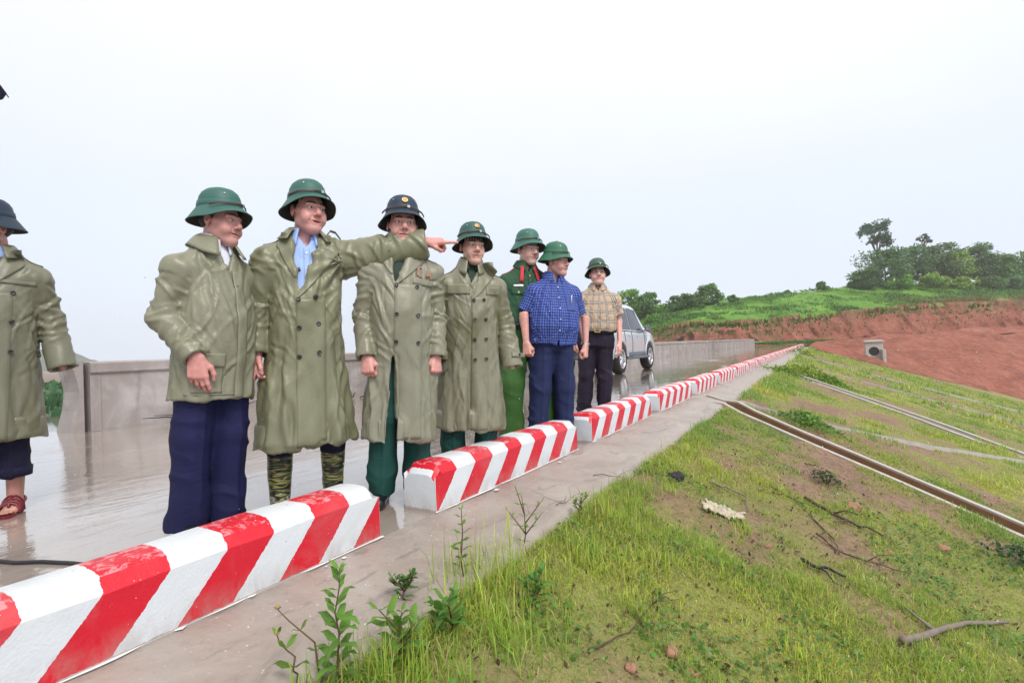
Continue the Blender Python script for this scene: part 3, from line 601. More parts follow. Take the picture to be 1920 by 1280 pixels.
low_bush(1.62, 5.25, .26, .11, (.07, .10, .05), 'small grey-green shrub in the middle of the slope', 323, 260, .028)
low_bush(.62, 29, 1.0, .5, (.16, .26, .03), 'yellowish tuft bush near the far end of the kerb', 325, 300, .1)

# --- grass, as blades
t = NT('grass_blade'); tn = t.at('tint', 'Vector'); t.set(color=tn, rough=.45, spec=.4)
tr = t.n('ShaderNodeBsdfTranslucent'); t.link(tn, tr.inputs[0]); ms = t.n('ShaderNodeMixShader'); ms.inputs[0].default_value = .4
t.link(t.b.outputs[0], ms.inputs[1]); t.link(tr.outputs[0], ms.inputs[2]); t.link(ms.outputs[0], t.t.nodes['Material Output'].inputs[0]); M_GRASS = t.m
def blades(P_, L, W, lean, colr, seed):
    rs = np.random.RandomState(seed); n = len(P_); az = rs.rand(n)*2*math.pi; d = np.stack([np.cos(az), np.sin(az), 0*az], 1); s_ = np.stack([-np.sin(az), np.cos(az), 0*az], 1); a2 = rs.rand(n)*6.283
    s_ = np.stack([np.cos(a2), np.sin(a2), 0*a2], 1); up = np.array([0, 0, 1.0]); ln = lean[:, None]; L = L[:, None]; W = W[:, None]
    m_ = P_+up*L*.55*(1-.35*ln)+d*L*.32*ln; tip = P_+up*L*(1-.75*ln)+d*L*.85*ln
    V = np.stack([P_-s_*W*.5, P_+s_*W*.5, m_-s_*W*.42, m_+s_*W*.42, tip], 1).reshape(-1, 3); b = np.arange(n)*5
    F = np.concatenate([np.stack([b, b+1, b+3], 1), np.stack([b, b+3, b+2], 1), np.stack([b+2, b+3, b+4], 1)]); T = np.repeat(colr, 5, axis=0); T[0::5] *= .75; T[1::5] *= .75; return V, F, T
def scatter(x0, x1, y0, y1, n, seed, pw=1.0, keepf=None):
    rs = np.random.RandomState(seed); x = x0+(x1-x0)*rs.rand(n); y = y0+(y1-y0)*rs.rand(n); v = veg_mask(x, y); k = rs.rand(n) < v**pw
    x, y, v = x[k], y[k], v[k]; k = dist_poly(x, y, CHA) > .20; k &= x > apron_edge(y)-.015+.03*rs.rand(len(x)); return x[k], y[k], v[k]
def grass_col(x, y, v, rs):
    n = len(x); p = np.stack([x, y, 0*x], 1); g = fbm(p*1.3, 51, 3); yel = np.clip(.35+.55*fbm(p*.9, 57, 3)+.25*rs.normal(size=n), 0, 1)[:, None]; dry = (rs.rand(n) < .13+.22*(v < .45))[:, None]
    c = np.array([.150, .290, .050])*(1-yel)+np.array([.44, .47, .09])*yel; c = np.where(dry, np.array([.46, .36, .19])*(.6+.5*rs.rand(n, 1)), c); return np.clip(c*(1.05+.6*rs.rand(n, 1)), .01, .75)
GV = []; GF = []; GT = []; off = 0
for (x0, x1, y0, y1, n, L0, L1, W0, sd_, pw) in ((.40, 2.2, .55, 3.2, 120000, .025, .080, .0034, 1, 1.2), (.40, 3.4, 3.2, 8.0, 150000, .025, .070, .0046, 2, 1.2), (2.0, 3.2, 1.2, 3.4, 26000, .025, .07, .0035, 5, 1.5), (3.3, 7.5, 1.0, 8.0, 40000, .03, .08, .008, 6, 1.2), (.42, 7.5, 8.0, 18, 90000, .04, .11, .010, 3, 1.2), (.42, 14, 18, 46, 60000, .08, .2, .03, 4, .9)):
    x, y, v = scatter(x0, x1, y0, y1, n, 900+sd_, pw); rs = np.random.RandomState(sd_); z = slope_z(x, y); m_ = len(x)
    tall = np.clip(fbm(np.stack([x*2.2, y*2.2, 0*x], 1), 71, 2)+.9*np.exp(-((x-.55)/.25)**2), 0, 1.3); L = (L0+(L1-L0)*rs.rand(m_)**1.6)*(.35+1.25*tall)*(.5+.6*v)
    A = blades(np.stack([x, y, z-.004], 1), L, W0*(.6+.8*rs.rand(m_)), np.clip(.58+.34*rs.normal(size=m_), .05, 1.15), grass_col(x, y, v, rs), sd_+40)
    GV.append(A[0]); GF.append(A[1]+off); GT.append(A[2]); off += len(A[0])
# tufts of long blades at the concrete's edge and in the foreground
rs = np.random.RandomState(77); TP = [(.62, 1.00, 260, .20), (.56, 1.55, 240, .24), (.60, 1.75, 200, .22), (.74, 1.42, 200, .17), (.78, 1.12, 220, .17), (.70, 2.15, 160, .15), (.60, 2.6, 140, .15), (.66, 3.2, 130, .14), (.95, 2.4, 150, .13), (1.15, 2.75, 140, .12), (1.0, 1.95, 120, .12), (1.35, 1.75, 140, .12), (.62, 3.9, 120, .14), (.85, 4.3, 110, .12), (1.22, 3.30, 90, .10), (.58, .82, 160, .16), (.9, .86, 160, .14), (1.25, 1.3, 140, .10), (.66, 4.9, 110, .13), (.62, 6.0, 100, .12), (1.55, 2.2, 120, .1), (1.9, 2.3, 120, .1)]
TP += [(.55+2.6*rs.rand()**1.4, 1.0+7.0*rs.rand(), 34, .05+.075*rs.rand()**1.5) for q in range(300)]
for (x, y, n, L) in TP:
    n = int(n*.8); px = x+.05*rs.normal(size=n)*(L/.15); py = y+.05*rs.normal(size=n)*(L/.15); z = slope_z(px, py); c = grass_col(px, py, np.ones(n), rs)
    A = blades(np.stack([px, py, np.where(px < .5, plane_z(.5)+.03, z)-.004], 1), L*(.35+.75*rs.rand(n)), .0034*(.7+.7*rs.rand(n)), np.clip(.35+.3*rs.normal(size=n), .02, 1), c*np.array([1.0, 1.08, .9]), int(x*1000+y*77)); GV.append(A[0]); GF.append(A[1]+off); GT.append(A[2]); off += len(A[0])
# dry straw lying flat and small round leaves close to the soil
x, y, v = scatter(.5, 3.3, .8, 8, 16000, 991, .25); rs = np.random.RandomState(31); m_ = len(x); A = blades(np.stack([x, y, slope_z(x, y)+.004], 1), .03+.08*rs.rand(m_), .0022*(.7+.8*rs.rand(m_)), np.full(m_, 1.25), np.array([.44, .35, .20])*(.5+.7*rs.rand(m_, 1)), 33); A[0][:, 2] = np.maximum(A[0][:, 2], slope_z(A[0][:, 0], A[0][:, 1])+.002); GV.append(A[0]); GF.append(A[1]+off); GT.append(A[2]); off += len(A[0])
x, y, v = scatter(.5, 3.3, .8, 7, 30000, 993, 1.3); k = fbm(np.stack([x*2.5, y*2.5, 0*x], 1), 95, 2) > .12; x, y = x[k], y[k]; rs = np.random.RandomState(35); P_ = np.stack([x, y, slope_z(x, y)+.008+.03*rs.rand(len(x))], 1); A = leaf_cloud(P_, .020, (.13, .27, .055), 37, .9, .75)
GV.append(A[0]); GF.append(np.concatenate([A[1][:, [0, 1, 2]], A[1][:, [0, 2, 3]]])+off); GT.append(A[2]); off += len(A[0])
x, y, v = scatter(.52, 3.3, .8, 7.5, 5200, 995, .15); rs = np.random.RandomState(39); P_ = np.stack([x, y, slope_z(x, y)+.006+.01*rs.rand(len(x))], 1); A = leaf_cloud(P_, .022, (.11, .062, .035), 41, 1.2, .5, .6); GV.append(A[0]); GF.append(np.concatenate([A[1][:, [0, 1, 2]], A[1][:, [0, 2, 3]]])+off); GT.append(A[2]); off += len(A[0])
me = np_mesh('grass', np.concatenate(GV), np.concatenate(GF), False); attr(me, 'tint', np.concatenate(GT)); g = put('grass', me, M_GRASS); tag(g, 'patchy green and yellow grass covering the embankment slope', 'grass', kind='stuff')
# rough grass on the hill and at the foot of the cut
n = 42000; rs = np.random.RandomState(5); k = rs.rand(n)*(len(TOP)-2); f = rs.rand(n)**1.3*1.02
Ti = np.stack([np.interp(k, range(len(TOP)), [q[i] for q in TOP]) for i in range(3)], 1); Ri = np.stack([np.interp(k, range(len(RIDGE)), [q[i] for q in RIDGE]) for i in range(3)], 1); Pt = Ti*(1-f[:, None])+Ri*f[:, None]; Pt[:, 2] += .25*np.sin(np.clip(f, 0, 1)*math.pi)+.1
cl = fbm(Pt*.22, 9, 3); Pt = Pt[cl > -.25]; cl = cl[cl > -.25]; m_ = len(Pt); cc = np.where((cl > .25)[:, None], np.array([.095, .21, .045]), np.array([.16, .33, .055]))*(.6+.8*rs.rand(m_, 1)); br = (sstep(9, 22, Pt[:, 0])*sstep(8, 6.2, Pt[:, 2]))[:, None]*.7; cc = cc*(1-br)+br*np.array([.26, .20, .09])
A = blades(Pt, .25+.38*rs.rand(m_)*(1+.8*(cl > .25)), .12+.12*rs.rand(m_), np.clip(.7+.3*rs.normal(size=m_), .05, 1), cc, 6)
n = 2600; k = rs.rand(n)*14+3; Bi = np.stack([np.interp(k, range(len(TOP)), [q[i]*(.5+.5*0) for q in TOP]) for i in range(3)], 1); Ci = np.stack([np.interp(k, range(len(BASE)), [q[i] for q in BASE]) for i in range(3)], 1); f = rs.rand(n)**2.2*.75
Pb = Bi*(1-f[:, None])+Ci*f[:, None]; keep = 1.5*fbm(Pb*np.array([.35, .35, .05]), 19, 3)+.9*sstep(-10, -22, Pb[:, 0])-1.1*f > -.15; Pb = Pb[keep]; Pb[:, 1] -= .4; m2 = len(Pb)
A2 = blades(Pb, .25+.4*rs.rand(m2), .10+.08*rs.rand(m2), np.clip(.6+.3*rs.normal(size=m2), .05, 1), np.array([.10, .15, .035])*(.6+.8*rs.rand(m2, 1)), 8)
n = 5000; q = rs.rand(n); w_ = rs.rand(n); lx = -9.5+12*q; ly = 78.2+.75*np.maximum(0, lx+4)+3.2*w_*(1+.3*q); Pl = np.stack([lx, ly, np.full(n, .03)], 1)
A3 = blades(Pl, .2+.35*rs.rand(n), .08+.06*rs.rand(n), np.clip(.4+.3*rs.normal(size=n), .05, 1), np.array([.09, .23, .03])*(.7+.6*rs.rand(n, 1)), 12)
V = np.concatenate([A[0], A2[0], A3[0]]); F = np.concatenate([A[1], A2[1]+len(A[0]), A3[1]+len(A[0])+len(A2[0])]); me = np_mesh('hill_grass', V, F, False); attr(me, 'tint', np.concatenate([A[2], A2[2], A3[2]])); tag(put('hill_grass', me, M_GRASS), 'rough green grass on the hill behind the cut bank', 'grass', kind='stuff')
n = 6000; rs = np.random.RandomState(15); q = rs.rand(n); Pf = np.stack([-46-41*q+4*rs.rand(n), -40+110*rs.rand(n), -2.45+1.15*q], 1); A = blades(Pf, .5+.7*rs.rand(n), .35+.3*rs.rand(n), np.clip(.4+.3*rs.normal(size=n), .05, 1), np.array([.05, .15, .05])*(.6+.8*rs.rand(n, 1)), 16)
me = np_mesh('bank_scrub', A[0], A[1], False); attr(me, 'tint', A[2]); tag(put('bank_scrub', me, M_GRASS), 'green scrub on the far bank of the lake', 'scrub', kind='stuff')

# --- single weeds in front
def weed(x, y, h, label, seed, pairs=8, leaf=.045, colr=(.115, .25, .04), stem=None, lean=(0, 0), top=True, flower=False, branch=0):
    rs = np.random.RandomState(seed); z = float(slope_z(np.array([x]), np.array([y]))[0]) if x > .5 else float(plane_z(.5))+.028; root = empty('weed_plant', (x, y, z-.005)); tag(root, label, 'weed', 'single weeds at the edge of the concrete')
    stems = [[Vector((lean[0]*q*q*h+.006*rs.normal(), lean[1]*q*q*h+.006*rs.normal(), h*q*(1-.25*abs(lean[0])))) for q in np.linspace(0, 1, 7)]]
    for b in range(branch):
        p0 = stems[0][2+b % 3]; a = 6.28*rs.rand(); stems.append([p0+Vector((math.cos(a)*.35*h*q, math.sin(a)*.35*h*q, .4*h*q)) for q in np.linspace(0, 1, 5)])
    s = MB()
    for st_ in stems: s.tube(st_, list(np.linspace(.0034, .0014, len(st_))), 6)
    s.build('stem', stem or M_STEM, root, True)
    for st_ in stems:
        for q in range(pairs if st_ is stems[0] else 3):
            f = (q+1.2)/(pairs+.2) if st_ is stems[0] else (q+1)/3; f = min(f, 1); i_ = min(int(f*(len(st_)-1)), len(st_)-2); p = st_[i_].lerp(st_[i_+1], f*(len(st_)-1)-i_); a0 = q*1.57+rs.rand()*.5
            for s_ in (0, math.pi):
                a = a0+s_; L = leaf*1.55*(.55+.55*math.sin(math.pi*min(1, .25+f*.75)))*(.8+.4*rs.rand()); el = .25+.5*f+.25*rs.normal(); d = Vector((math.cos(a)*math.cos(el), math.sin(a)*math.cos(el), math.sin(el))); w_ = Vector((-math.sin(a), math.cos(a), 0)); n_ = d.cross(w_)
                V = [p, p+d*L*.35+w_*L*.17-n_*L*.03, p+d*L*.7+w_*L*.12+n_*L*.02, p+d*L-Vector((0, 0, L*.18)), p+d*L*.7-w_*L*.12+n_*L*.02, p+d*L*.35-w_*L*.17-n_*L*.03, p+d*L*.4+n_*L*.04, p+d*L*.72+n_*L*.05]
                c = np.clip(np.array(colr)*(.75+.5*rs.rand())*(.85+.3*f), .01, .6); me = np_mesh('leaf', np.array([tuple(v) for v in V]), [(0, 1, 6), (1, 2, 7, 6), (2, 3, 7), (0, 6, 5), (6, 7, 4, 5), (7, 3, 4)], True); attr(me, 'tint', np.tile(c, (8, 1))); put('leaf', me, M_LEAF, root)
        if flower: MB().lathe([(.001, 0), (.006, .004), (.007, .009), (.003, .013)], 8, st_[-1]).build('flower_head', M_FLOWER, root, True)
    return root
M_FLOWER = plain('dry_flower', (.35, .25, .08), .7)
weed(.545, .905, .33, 'tall weed with pointed leaves and reddish stem in front of the nearest kerb block', 401, 17, .048, (.13, .27, .045))
weed(.475, .835, .15, 'small two-leaved sprig left of the tall weed at the bottom edge', 403, 3, .04, (.14, .26, .04), lean=(-.3, -.2), flower=True)
weed(.50, .885, .205, 'thin bare sprig with dry flower head beside the tall weed', 405, 3, .022, (.14, .22, .05), lean=(-.45, -.25), flower=True)
weed(.40, 1.30, .10, 'creeping weed spreading over the concrete apron', 407, 6, .032, (.085, .18, .05), lean=(.3, .1), branch=5)
weed(.47, 1.55, .25, 'slender weed standing in the grass at the edge of the apron', 409, 8, .035, (.14, .27, .045))
weed(.52, 1.93, .26, 'forked weed with tiny leaves farther along the apron edge', 411, 5, .022, (.16, .27, .05), branch=4)
weed(.62, 1.28, .15, 'broad-leaved weed among the foreground grass', 413, 6, .055, (.11, .24, .045), branch=2)
weed(.60, 1.08, .17, 'bushy weed right of the tall reddish-stemmed one', 415, 8, .05, (.13, .26, .04), branch=3)
weed(.72, 1.66, .12, 'leafy weed in the thick grass beside the slender weed', 417, 6, .04, (.10, .24, .045), branch=3)
weed(.56, 2.45, .13, 'pale weed where the grass meets the apron', 419, 6, .03, (.17, .28, .05), branch=3)
weed(.80, .98, .12, 'weed with drooping leaves at the bottom edge of the grass', 421, 7, .05, (.10, .23, .04), branch=3)
# ---------------------------------------------------------------- cars
def paint(name, c, metal=.3, rough=.28):
    t = NT(name); t.set(color=t.mix(t.noise(3, 3), [x*.92 for x in c], c), rough=rough, metal=metal, coat=.8, coat_rough=.06); return t.m
M_SILVER = paint('silver_paint', (.64, .68, .75)); M_DARKCAR = paint('black_paint', (.012, .013, .016)); M_GREYPL = plain('grey_plastic', (.10, .11, .14), .5, .1, 8)
M_TYRE = plain('tyre_rubber', (.020, .019, .018), .75, .4, 14, .5); M_RIM = plain('alloy_rim', (.62, .63, .66), .35, .1, 8, 0, .6)
t = NT('car_glass'); t.set(color=(.05, .06, .08), rough=.08, spec=.3); M_CGLASS = t.m
M_TAIL = plain('tail_lamp', (.35, .01, .012), .15); M_CHROME = plain('chrome', (.75, .76, .78), .15, .05, 5, 0, .95); M_BLACKPL = plain('black_plastic', (.018, .018, .02), .5)
def lerp_tab(tab, y): return [float(np.interp(y, [q[0] for q in tab], [q[k] for q in tab])) for k in range(1, len(tab[0]))]
def car(label, loc, rz, body_mat, S, trim):
    """S: stations y, z_low, z_belt, z_roof, half-width low, half-width belt, half-width roof. Local +Y is forward."""
    root = empty('car', loc, rz); tag(root, label, 'car', 'cars parked on the crest road')
    ys_ = np.linspace(S[0][0], S[-1][0], 64); wb = trim['axles']; wr = trim['wheel']
    V = []; NP = 15
    for y in ys_:
        zl, zb, zr, wl, wbt, wrf = lerp_tab(S, y)
        arch = 0
        for ay in wb:
            d = abs(y-ay)
            if d < wr*1.28: arch = max(arch, math.sqrt((wr*1.28)**2-d*d)+wr)
        zl2 = max(zl, arch)
        pts = [(0, zl), (wl*.70, zl), (wl*.70, zl2 if arch else zl), (wl*.97, max(zl2, zl)), (wl, max(zl2+.03, zl+.06)), (wl*1.0+.012, max(zl2+.06, zl+(zb-zl)*.35)), (wl+.022, max(zl2+.08, zl+(zb-zl)*.55)), (wbt+.012, max(zl2+.09, zb-.10)), (wbt, max(zl2+.10, zb-.02)), (wbt-.012, max(zl2+.11, zb)),
               (wbt+(wrf-wbt)*.5-.01, zb+(zr-zb)*.5), (wrf+.015, zr-.09), (wrf-.04, zr-.03), (wrf*.62, zr-.004), (0, zr+.012)]
        V += [(x, y, z) for x, z in pts]
    n = len(ys_); F = []
    for i_ in range(n-1):
        for k in range(NP-1): F.append((i_*NP+k, i_*NP+k+1, (i_+1)*NP+k+1, (i_+1)*NP+k))
    m_ = len(V); V2 = V+[(-x, y, z) for x, y, z in V]; F2 = [f[::-1] for f in F]+[tuple(m_+k for k in f) for f in F]
    for e_ in (0, n-1):
        for k in range(NP-1): q = (e_*NP+k, e_*NP+k+1, m_+e_*NP+k+1, m_+e_*NP+k); F2.append(q if e_ else q[::-1])
    me = np_mesh('body', V2, F2); bo = put('body', me, body_mat, root); me.set_sharp_from_angle(angle=R(38))
    def side_pt(y, f, out=.012):                        # f: 0 belt .. 1 roof edge
        zl, zb, zr, wl, wbt, wrf = lerp_tab(S, y); z0, z1 = zb+.0, zr-.09; z = z0+(z1-z0)*f; x = float(np.interp(z, [zb, zb+(zr-zb)*.5, zr-.09], [wbt-.012, wbt+(wrf-wbt)*.5-.01, wrf+.015]))
        return Vector((x+out, y, z))
    for sg in (-1, 1):
        for (ya, yb, yc, yd) in trim['windows']:        # lower y0,y1 upper y0,y1
            Vw = []; nu = 10
            for u_ in range(nu+1):
                for q in (.06, .35, .65, .93): fl = u_/nu; y = (ya+(yb-ya)*fl)*(1-q)+(yc+(yd-yc)*fl)*q; p = side_pt(y, q); Vw.append((p.x*sg, p.y, p.z))
            Fw = [(u_*4+q, u_*4+q+1, (u_+1)*4+q+1, (u_+1)*4+q) for u_ in range(nu) for q in range(3)]; mesh('side_window', Vw, [f[::-1] if sg > 0 else f for f in Fw], M_CGLASS, root)
        for ay in wb:                                   # wheels
            x = trim['track']; w = empty('wheel', (sg*x, ay, wr)); w.parent = root; Mx = Matrix.Rotation(sg*math.pi/2, 3, 'Y'); wd = trim['tw']
            tp = [(wr*.62, -wd/2), (wr*.90, -wd/2-.006), (wr*.97, -wd/2+.012), (wr, -wd/2+.04), (wr, wd/2-.04), (wr*.97, wd/2-.012), (wr*.90, wd/2+.006), (wr*.64, wd/2)]
            MB().lathe(tp, 36, M=Mx, cap=False).build('tyre', M_TYRE, w, True)
            rm = MB(); rm.lathe([(wr*.66, wd/2+.002), (wr*.64, wd/2+.008), (wr*.60, wd/2-.004), (wr*.58, wd/2-.05), (wr*.10, wd/2-.06)], 32, M=Mx, cap=False)
            for k in range(6):
                a = k*math.pi/3+.2; Rk = Mx @ Matrix.Rotation(a, 3, 'Z')
                for o_ in (-.05, .05): rm.box(Rk @ Vector((wr*.36, o_*wr*2.0*.5, wd/2-.02)), (wr*.24, wr*.055, .018), Rk, .006)
            rm.lathe([(wr*.17, wd/2-.06), (wr*.17, wd/2-.005), (wr*.12, wd/2+.006), (.001, wd/2+.007)], 18, M=Mx, cap=False); rm.build('rim', M_RIM, w, True)
            # flared arch
            fl = MB(); zl, zb, zr, wl, wbt, wrf = lerp_tab(S, ay); A_ = np.linspace(.12, math.pi-.12, 15); Vf = []
            for a in A_:
                for (r_, xo) in ((wr*1.22, .0), (wr*1.24, .038), (wr*1.38, .042), (wr*1.50, .012)): Vf.append((sg*(wl+xo), ay+r_*math.cos(a), wr+r_*math.sin(a)*.98))
            Ff = [(i_*4+k, i_*4+k+1, (i_+1)*4+k+1, (i_+1)*4+k) for i_ in range(14) for k in range(3)]; mesh('wheel_arch', Vf, Ff, body_mat, root)
        for y in trim['seams']:                         # door gaps
            zl, zb, zr, wl, wbt, wrf = lerp_tab(S, y); pts = [(wl+.008, zl+.10), (wl+.020, zl+(zb-zl)*.35), (wl+.030, zl+(zb-zl)*.55), (wbt+.019, zb-.10), (wbt+.004, zb)]
            MB().tube([Vector((sg*x, y, z)) for x, z in pts], .006, 5).build('door_gap', M_BLACKPL, root)
        for y in trim['handles']:
            zl, zb, zr, wl, wbt, wrf = lerp_tab(S, y); MB().box((sg*(wbt+.030), y, zb-.12), (.012, .085, .016), bev=.006).build('door_handle', body_mat, root)
        my = trim['mirror']; zl, zb, zr, wl, wbt, wrf = lerp_tab(S, my); mr = MB(); mr.box((sg*(wbt+.13), my, zb+.10), (.085, .055, .085), bev=.035); mi = mr.build('mirror', M_GREYPL if trim.get('step') else body_mat, root, True); MB().box((sg*(wbt+.03), my+.01, zb+.05), (.05, .02, .02), bev=.006).build('mirror_arm', M_BLACKPL, mi)
        if trim.get('step'):
            y0, y1 = wb[0]+wr*1.3, wb[1]-wr*1.3; zl, zb, zr, wl, wbt, wrf = lerp_tab(S, 0); MB().box((sg*(wl+.05), (y0+y1)/2, zl+.02), (.10, (y1-y0)/2, .035), bev=.02).build('side_step', M_GREYPL, root, True)
            MB().box((sg*(wl+.012), (y0+y1)/2, zl+.12), (.02, (y1-y0)/2, .05), bev=.01).build('sill_trim', M_GREYPL, root, True)
            MB().tube([side_pt(y, 1.0, -.03)*1.0 if sg > 0 else Vector((-side_pt(y, 1.0, -.03).x, y, side_pt(y, 1.0, -.03).z)) for y in np.linspace(-1.7, .75, 12)], .022, 6).build('roof_rail', M_GREYPL, root, True)
        yb_ = S[0][0]; zl, zb, zr, wl, wbt, wrf = lerp_tab(S, yb_+.03); MB().box((sg*(wbt-.06), yb_+.02, zb-.10), (.07, .035, .19), bev=.02).build('tail_lamp', M_TAIL, root, True)
        yf = S[-1][0]; zl, zb, zr, wl, wbt, wrf = lerp_tab(S, yf-.05); MB().box((sg*(wbt-.10), yf-.04, zb-.10), (.14, .05, .07), bev=.03).build('headlight', M_CHROME, root, True)
        MB().tube([Vector((sg*(lerp_tab(S, y)[4]+.008), y, lerp_tab(S, y)[1]-.004)) for y in np.linspace(trim['belt'][0], trim['belt'][1], 14)], .010, 6).build('belt_moulding', M_BLACKPL, root, True)
    yb_ = S[0][0]; zl, zb, zr, wl, wbt, wrf = lerp_tab(S, yb_+.05)
    MB().box((0, yb_-.03, zl+.10), (wl*.98, .09, .13), bev=.05).build('rear_bumper', M_GREYPL if trim.get('step') else body_mat, root, True)
    rw = trim['rear_glass']; mesh('rear_window', [(x*sx, y, z) for (x, y, z) in rw for sx in (1, -1)], [(0, 1, 3, 2)], M_CGLASS, root, False)
    ws = trim['wind']; mesh('windscreen', [(x*sx, y, z) for (x, y, z) in ws for sx in (1, -1)], [(1, 0, 2, 3)], M_CGLASS, root, False)
    MB().box((0, yb_-.012, zb-.16), (.26, .008, .065), bev=.005).build('number_plate', M_WHITEPL, root)
    if trim.get('spare'):
        sp = MB(); Mx = Matrix.Rotation(math.pi/2, 3, 'X'); sp.lathe([(wr*.5, .10), (wr*.92, .10), (wr*.98, .05), (wr*.98, -.10), (wr*.5, -.10)], 32, (0, yb_-.15, zb-.08), Mx, False); sp.lathe([(.001, .115), (wr*.6, .112), (wr*.9, .10), (wr*.97, .05)], 32, (0, yb_-.15, zb-.08), Mx, False); sp.build('spare_wheel', body_mat, root, True)
    return root
M_WHITEPL = plain('white_plate', (.75, .75, .72), .4)
SUV = [(-2.28, .48, 1.10, 1.12, .80, .78, .50), (-2.20, .42, 1.14, 1.72, .87, .85, .62), (-2.05, .40, 1.16, 1.86, .90, .88, .66), (-1.2, .40, 1.15, 1.93, .905, .895, .69), (0, .38, 1.13, 1.94, .905, .895, .69), (.55, .38, 1.12, 1.90, .905, .895, .67), (1.05, .38, 1.12, 1.55, .905, .89, .72), (1.36, .38, 1.12, 1.22, .90, .88, .80), (1.75, .40, 1.09, 1.13, .89, .86, .74), (2.2, .42, 1.02, 1.06, .86, .80, .60), (2.42, .50, .85, .88, .74, .66, .45)]
suv_trim = dict(axles=(-1.35, 1.40), wheel=.385, track=.80, tw=.255, windows=[(-2.0, -1.42, -1.86, -1.42), (-1.34, -.42, -1.34, -.40), (-.34, .94, -.32, .46)], seams=[-1.02, -.38, .86], handles=[-.62, .12], mirror=.92, step=True, spare=True, belt=(-2.1, 1.2),
    rear_glass=[(.62, -2.295, 1.20), (.52, -2.225, 1.64)], wind=[(.74, 1.36, 1.28), (.60, .66, 1.89)])
s_ = car('silver off-road car parked on the wet road behind the plaid-shirted man', (-4.12, 15.10, 0), R(.6), M_SILVER, SUV, suv_trim); s_.scale = (1, 1, 1.05)
SED = [(-2.2, .42, .92, .94, .72, .70, .5), (-2.1, .32, .98, 1.02, .84, .82, .62), (-1.55, .28, 1.0, 1.08, .87, .84, .62), (-1.0, .26, .98, 1.36, .875, .845, .58), (-.4, .25, .97, 1.45, .875, .845, .58), (.3, .25, .96, 1.43, .875, .845, .58), (.8, .25, .95, 1.2, .875, .84, .66), (1.2, .26, .93, .99, .87, .83, .72), (1.9, .30, .82, .86, .82, .76, .6), (2.25, .38, .66, .68, .68, .62, .45)]
sed_trim = dict(axles=(-1.35, 1.3), wheel=.32, track=.76, tw=.215, windows=[(-1.30, -.30, -.95, -.28), (-.22, .80, -.20, .40)], seams=[-.26, .78, -1.15], handles=[-.55, .45], mirror=.74, belt=(-1.5, 1.0), rear_glass=[(.60, -1.58, 1.09), (.50, -1.03, 1.36)], wind=[(.68, 1.12, 1.02), (.52, .42, 1.42)])
car('dark saloon car hidden behind the man in the flared raincoat, only its tyres showing', (-4.15, 8.90, 0), R(13), M_DARKCAR, SED, sed_trim)
# where the men stand on the road and how tall each is (1 = 1.70 m)
PP = [((-2.335, 0.894), 1.03), ((-0.859, 1.303), 0.95), ((-0.685, 1.72), 1.009), ((-0.353, 2.059), 0.967), ((-0.289, 2.62), 0.937), ((-0.525, 3.782), 1.053), ((-0.329, 3.798), 0.975), ((-0.465, 5.082), 1.001)]
# ---------------------------------------------------------------- people: materials
def cloth_mat(name, c, rough=.55, wet=0.0, var=.12, bumpk=.25, spec=.4):
    t = NT(name); oc = t.coord()
    n1 = t.noise(5, 3, vec=oc); base = t.mix(n1, [x*(1-var) for x in c], [x*(1+var) for x in c])
    rg = rough
    if wet:
        w = t.ramp(t.noise(4.0, 4, .6, t.coord(scale=(1, 1, .55)), .6), [(.50, 0), (.60, 1)])
        w = t.math('MULTIPLY', w, wet); base = t.mix(w, base, [x*.62*q for x, q in zip(c, (1.0, .96, .72))])
        rg = t.math('SUBTRACT', rough, t.math('MULTIPLY', w, .12))
    wv = t.n('ShaderNodeTexNoise'); t.link(oc, wv.inputs[0]); wv.inputs['Scale'].default_value = 14; wv.inputs['Detail'].default_value = 4; wv.inputs['Distortion'].default_value = 1.2
    rid = t.math('ABSOLUTE', t.math('SUBTRACT', wv.outputs['Fac'], .5))
    rid2 = t.math('ABSOLUTE', t.math('SUBTRACT', t.noise(31, 4, .6, oc, 1.5), .5)); b0 = t.bump(rid2, bumpk*.8, .016); b1 = t.bump(rid, bumpk, .035, b0); b2 = t.bump(t.noise(420, 2, vec=oc), .15, .001, b1)
    t.set(color=base, rough=rg, spec=spec, normal=b2); return t.m
M_COAT = [cloth_mat('raincoat_olive_%d' % i, c, .40, w, .10, .10, .5) for i, (c, w) in enumerate([((.175, .174, .120), .5), ((.222, .221, .152), .2), ((.200, .202, .125), .4), ((.236, .231, .170), .4), ((.220, .215, .147), .9)])]
M_BUTTON = plain('button_dark', (.035, .030, .035), .35)
M_DARKCOAT = cloth_mat('coat_lining', (.06, .055, .035), .7)
M_NAVY = cloth_mat('navy_wool', (.011, .013, .060), .75, 0, .2, .2, .25)
M_NAVY2 = cloth_mat('navy_twill', (.018, .026, .085), .75, 0, .2, .2, .25)
M_BLACKT = cloth_mat('aubergine_cloth', (.020, .014, .030), .75, 0, .2, .2, .25)
M_DKNAVY = cloth_mat('dark_denim', (.012, .012, .035), .8, 0, .2, .2, .2)
M_ARMYT = cloth_mat('army_green_cloth', (.012, .062, .052), .75, 0, .15, .2, .25)
M_POLICE = cloth_mat('police_green_shirt', (.028, .085, .045), .7, 0, .12, .25, .25)
M_POLICET = cloth_mat('police_green_trousers', (.042, .118, .026), .7, 0, .12, .25, .25)
M_WHITESH = cloth_mat('white_shirt', (.74, .75, .86), .7, 0, .04, .15, .3)
M_BLUESH = cloth_mat('light_blue_shirt', (.34, .47, .82), .7, 0, .05, .15, .3)
M_DKSHIRT = cloth_mat('dark_green_shirt', (.020, .045, .035), .7)
M_LEATHER = plain('black_leather', (.012, .012, .018), .22, .3, 20, .1)
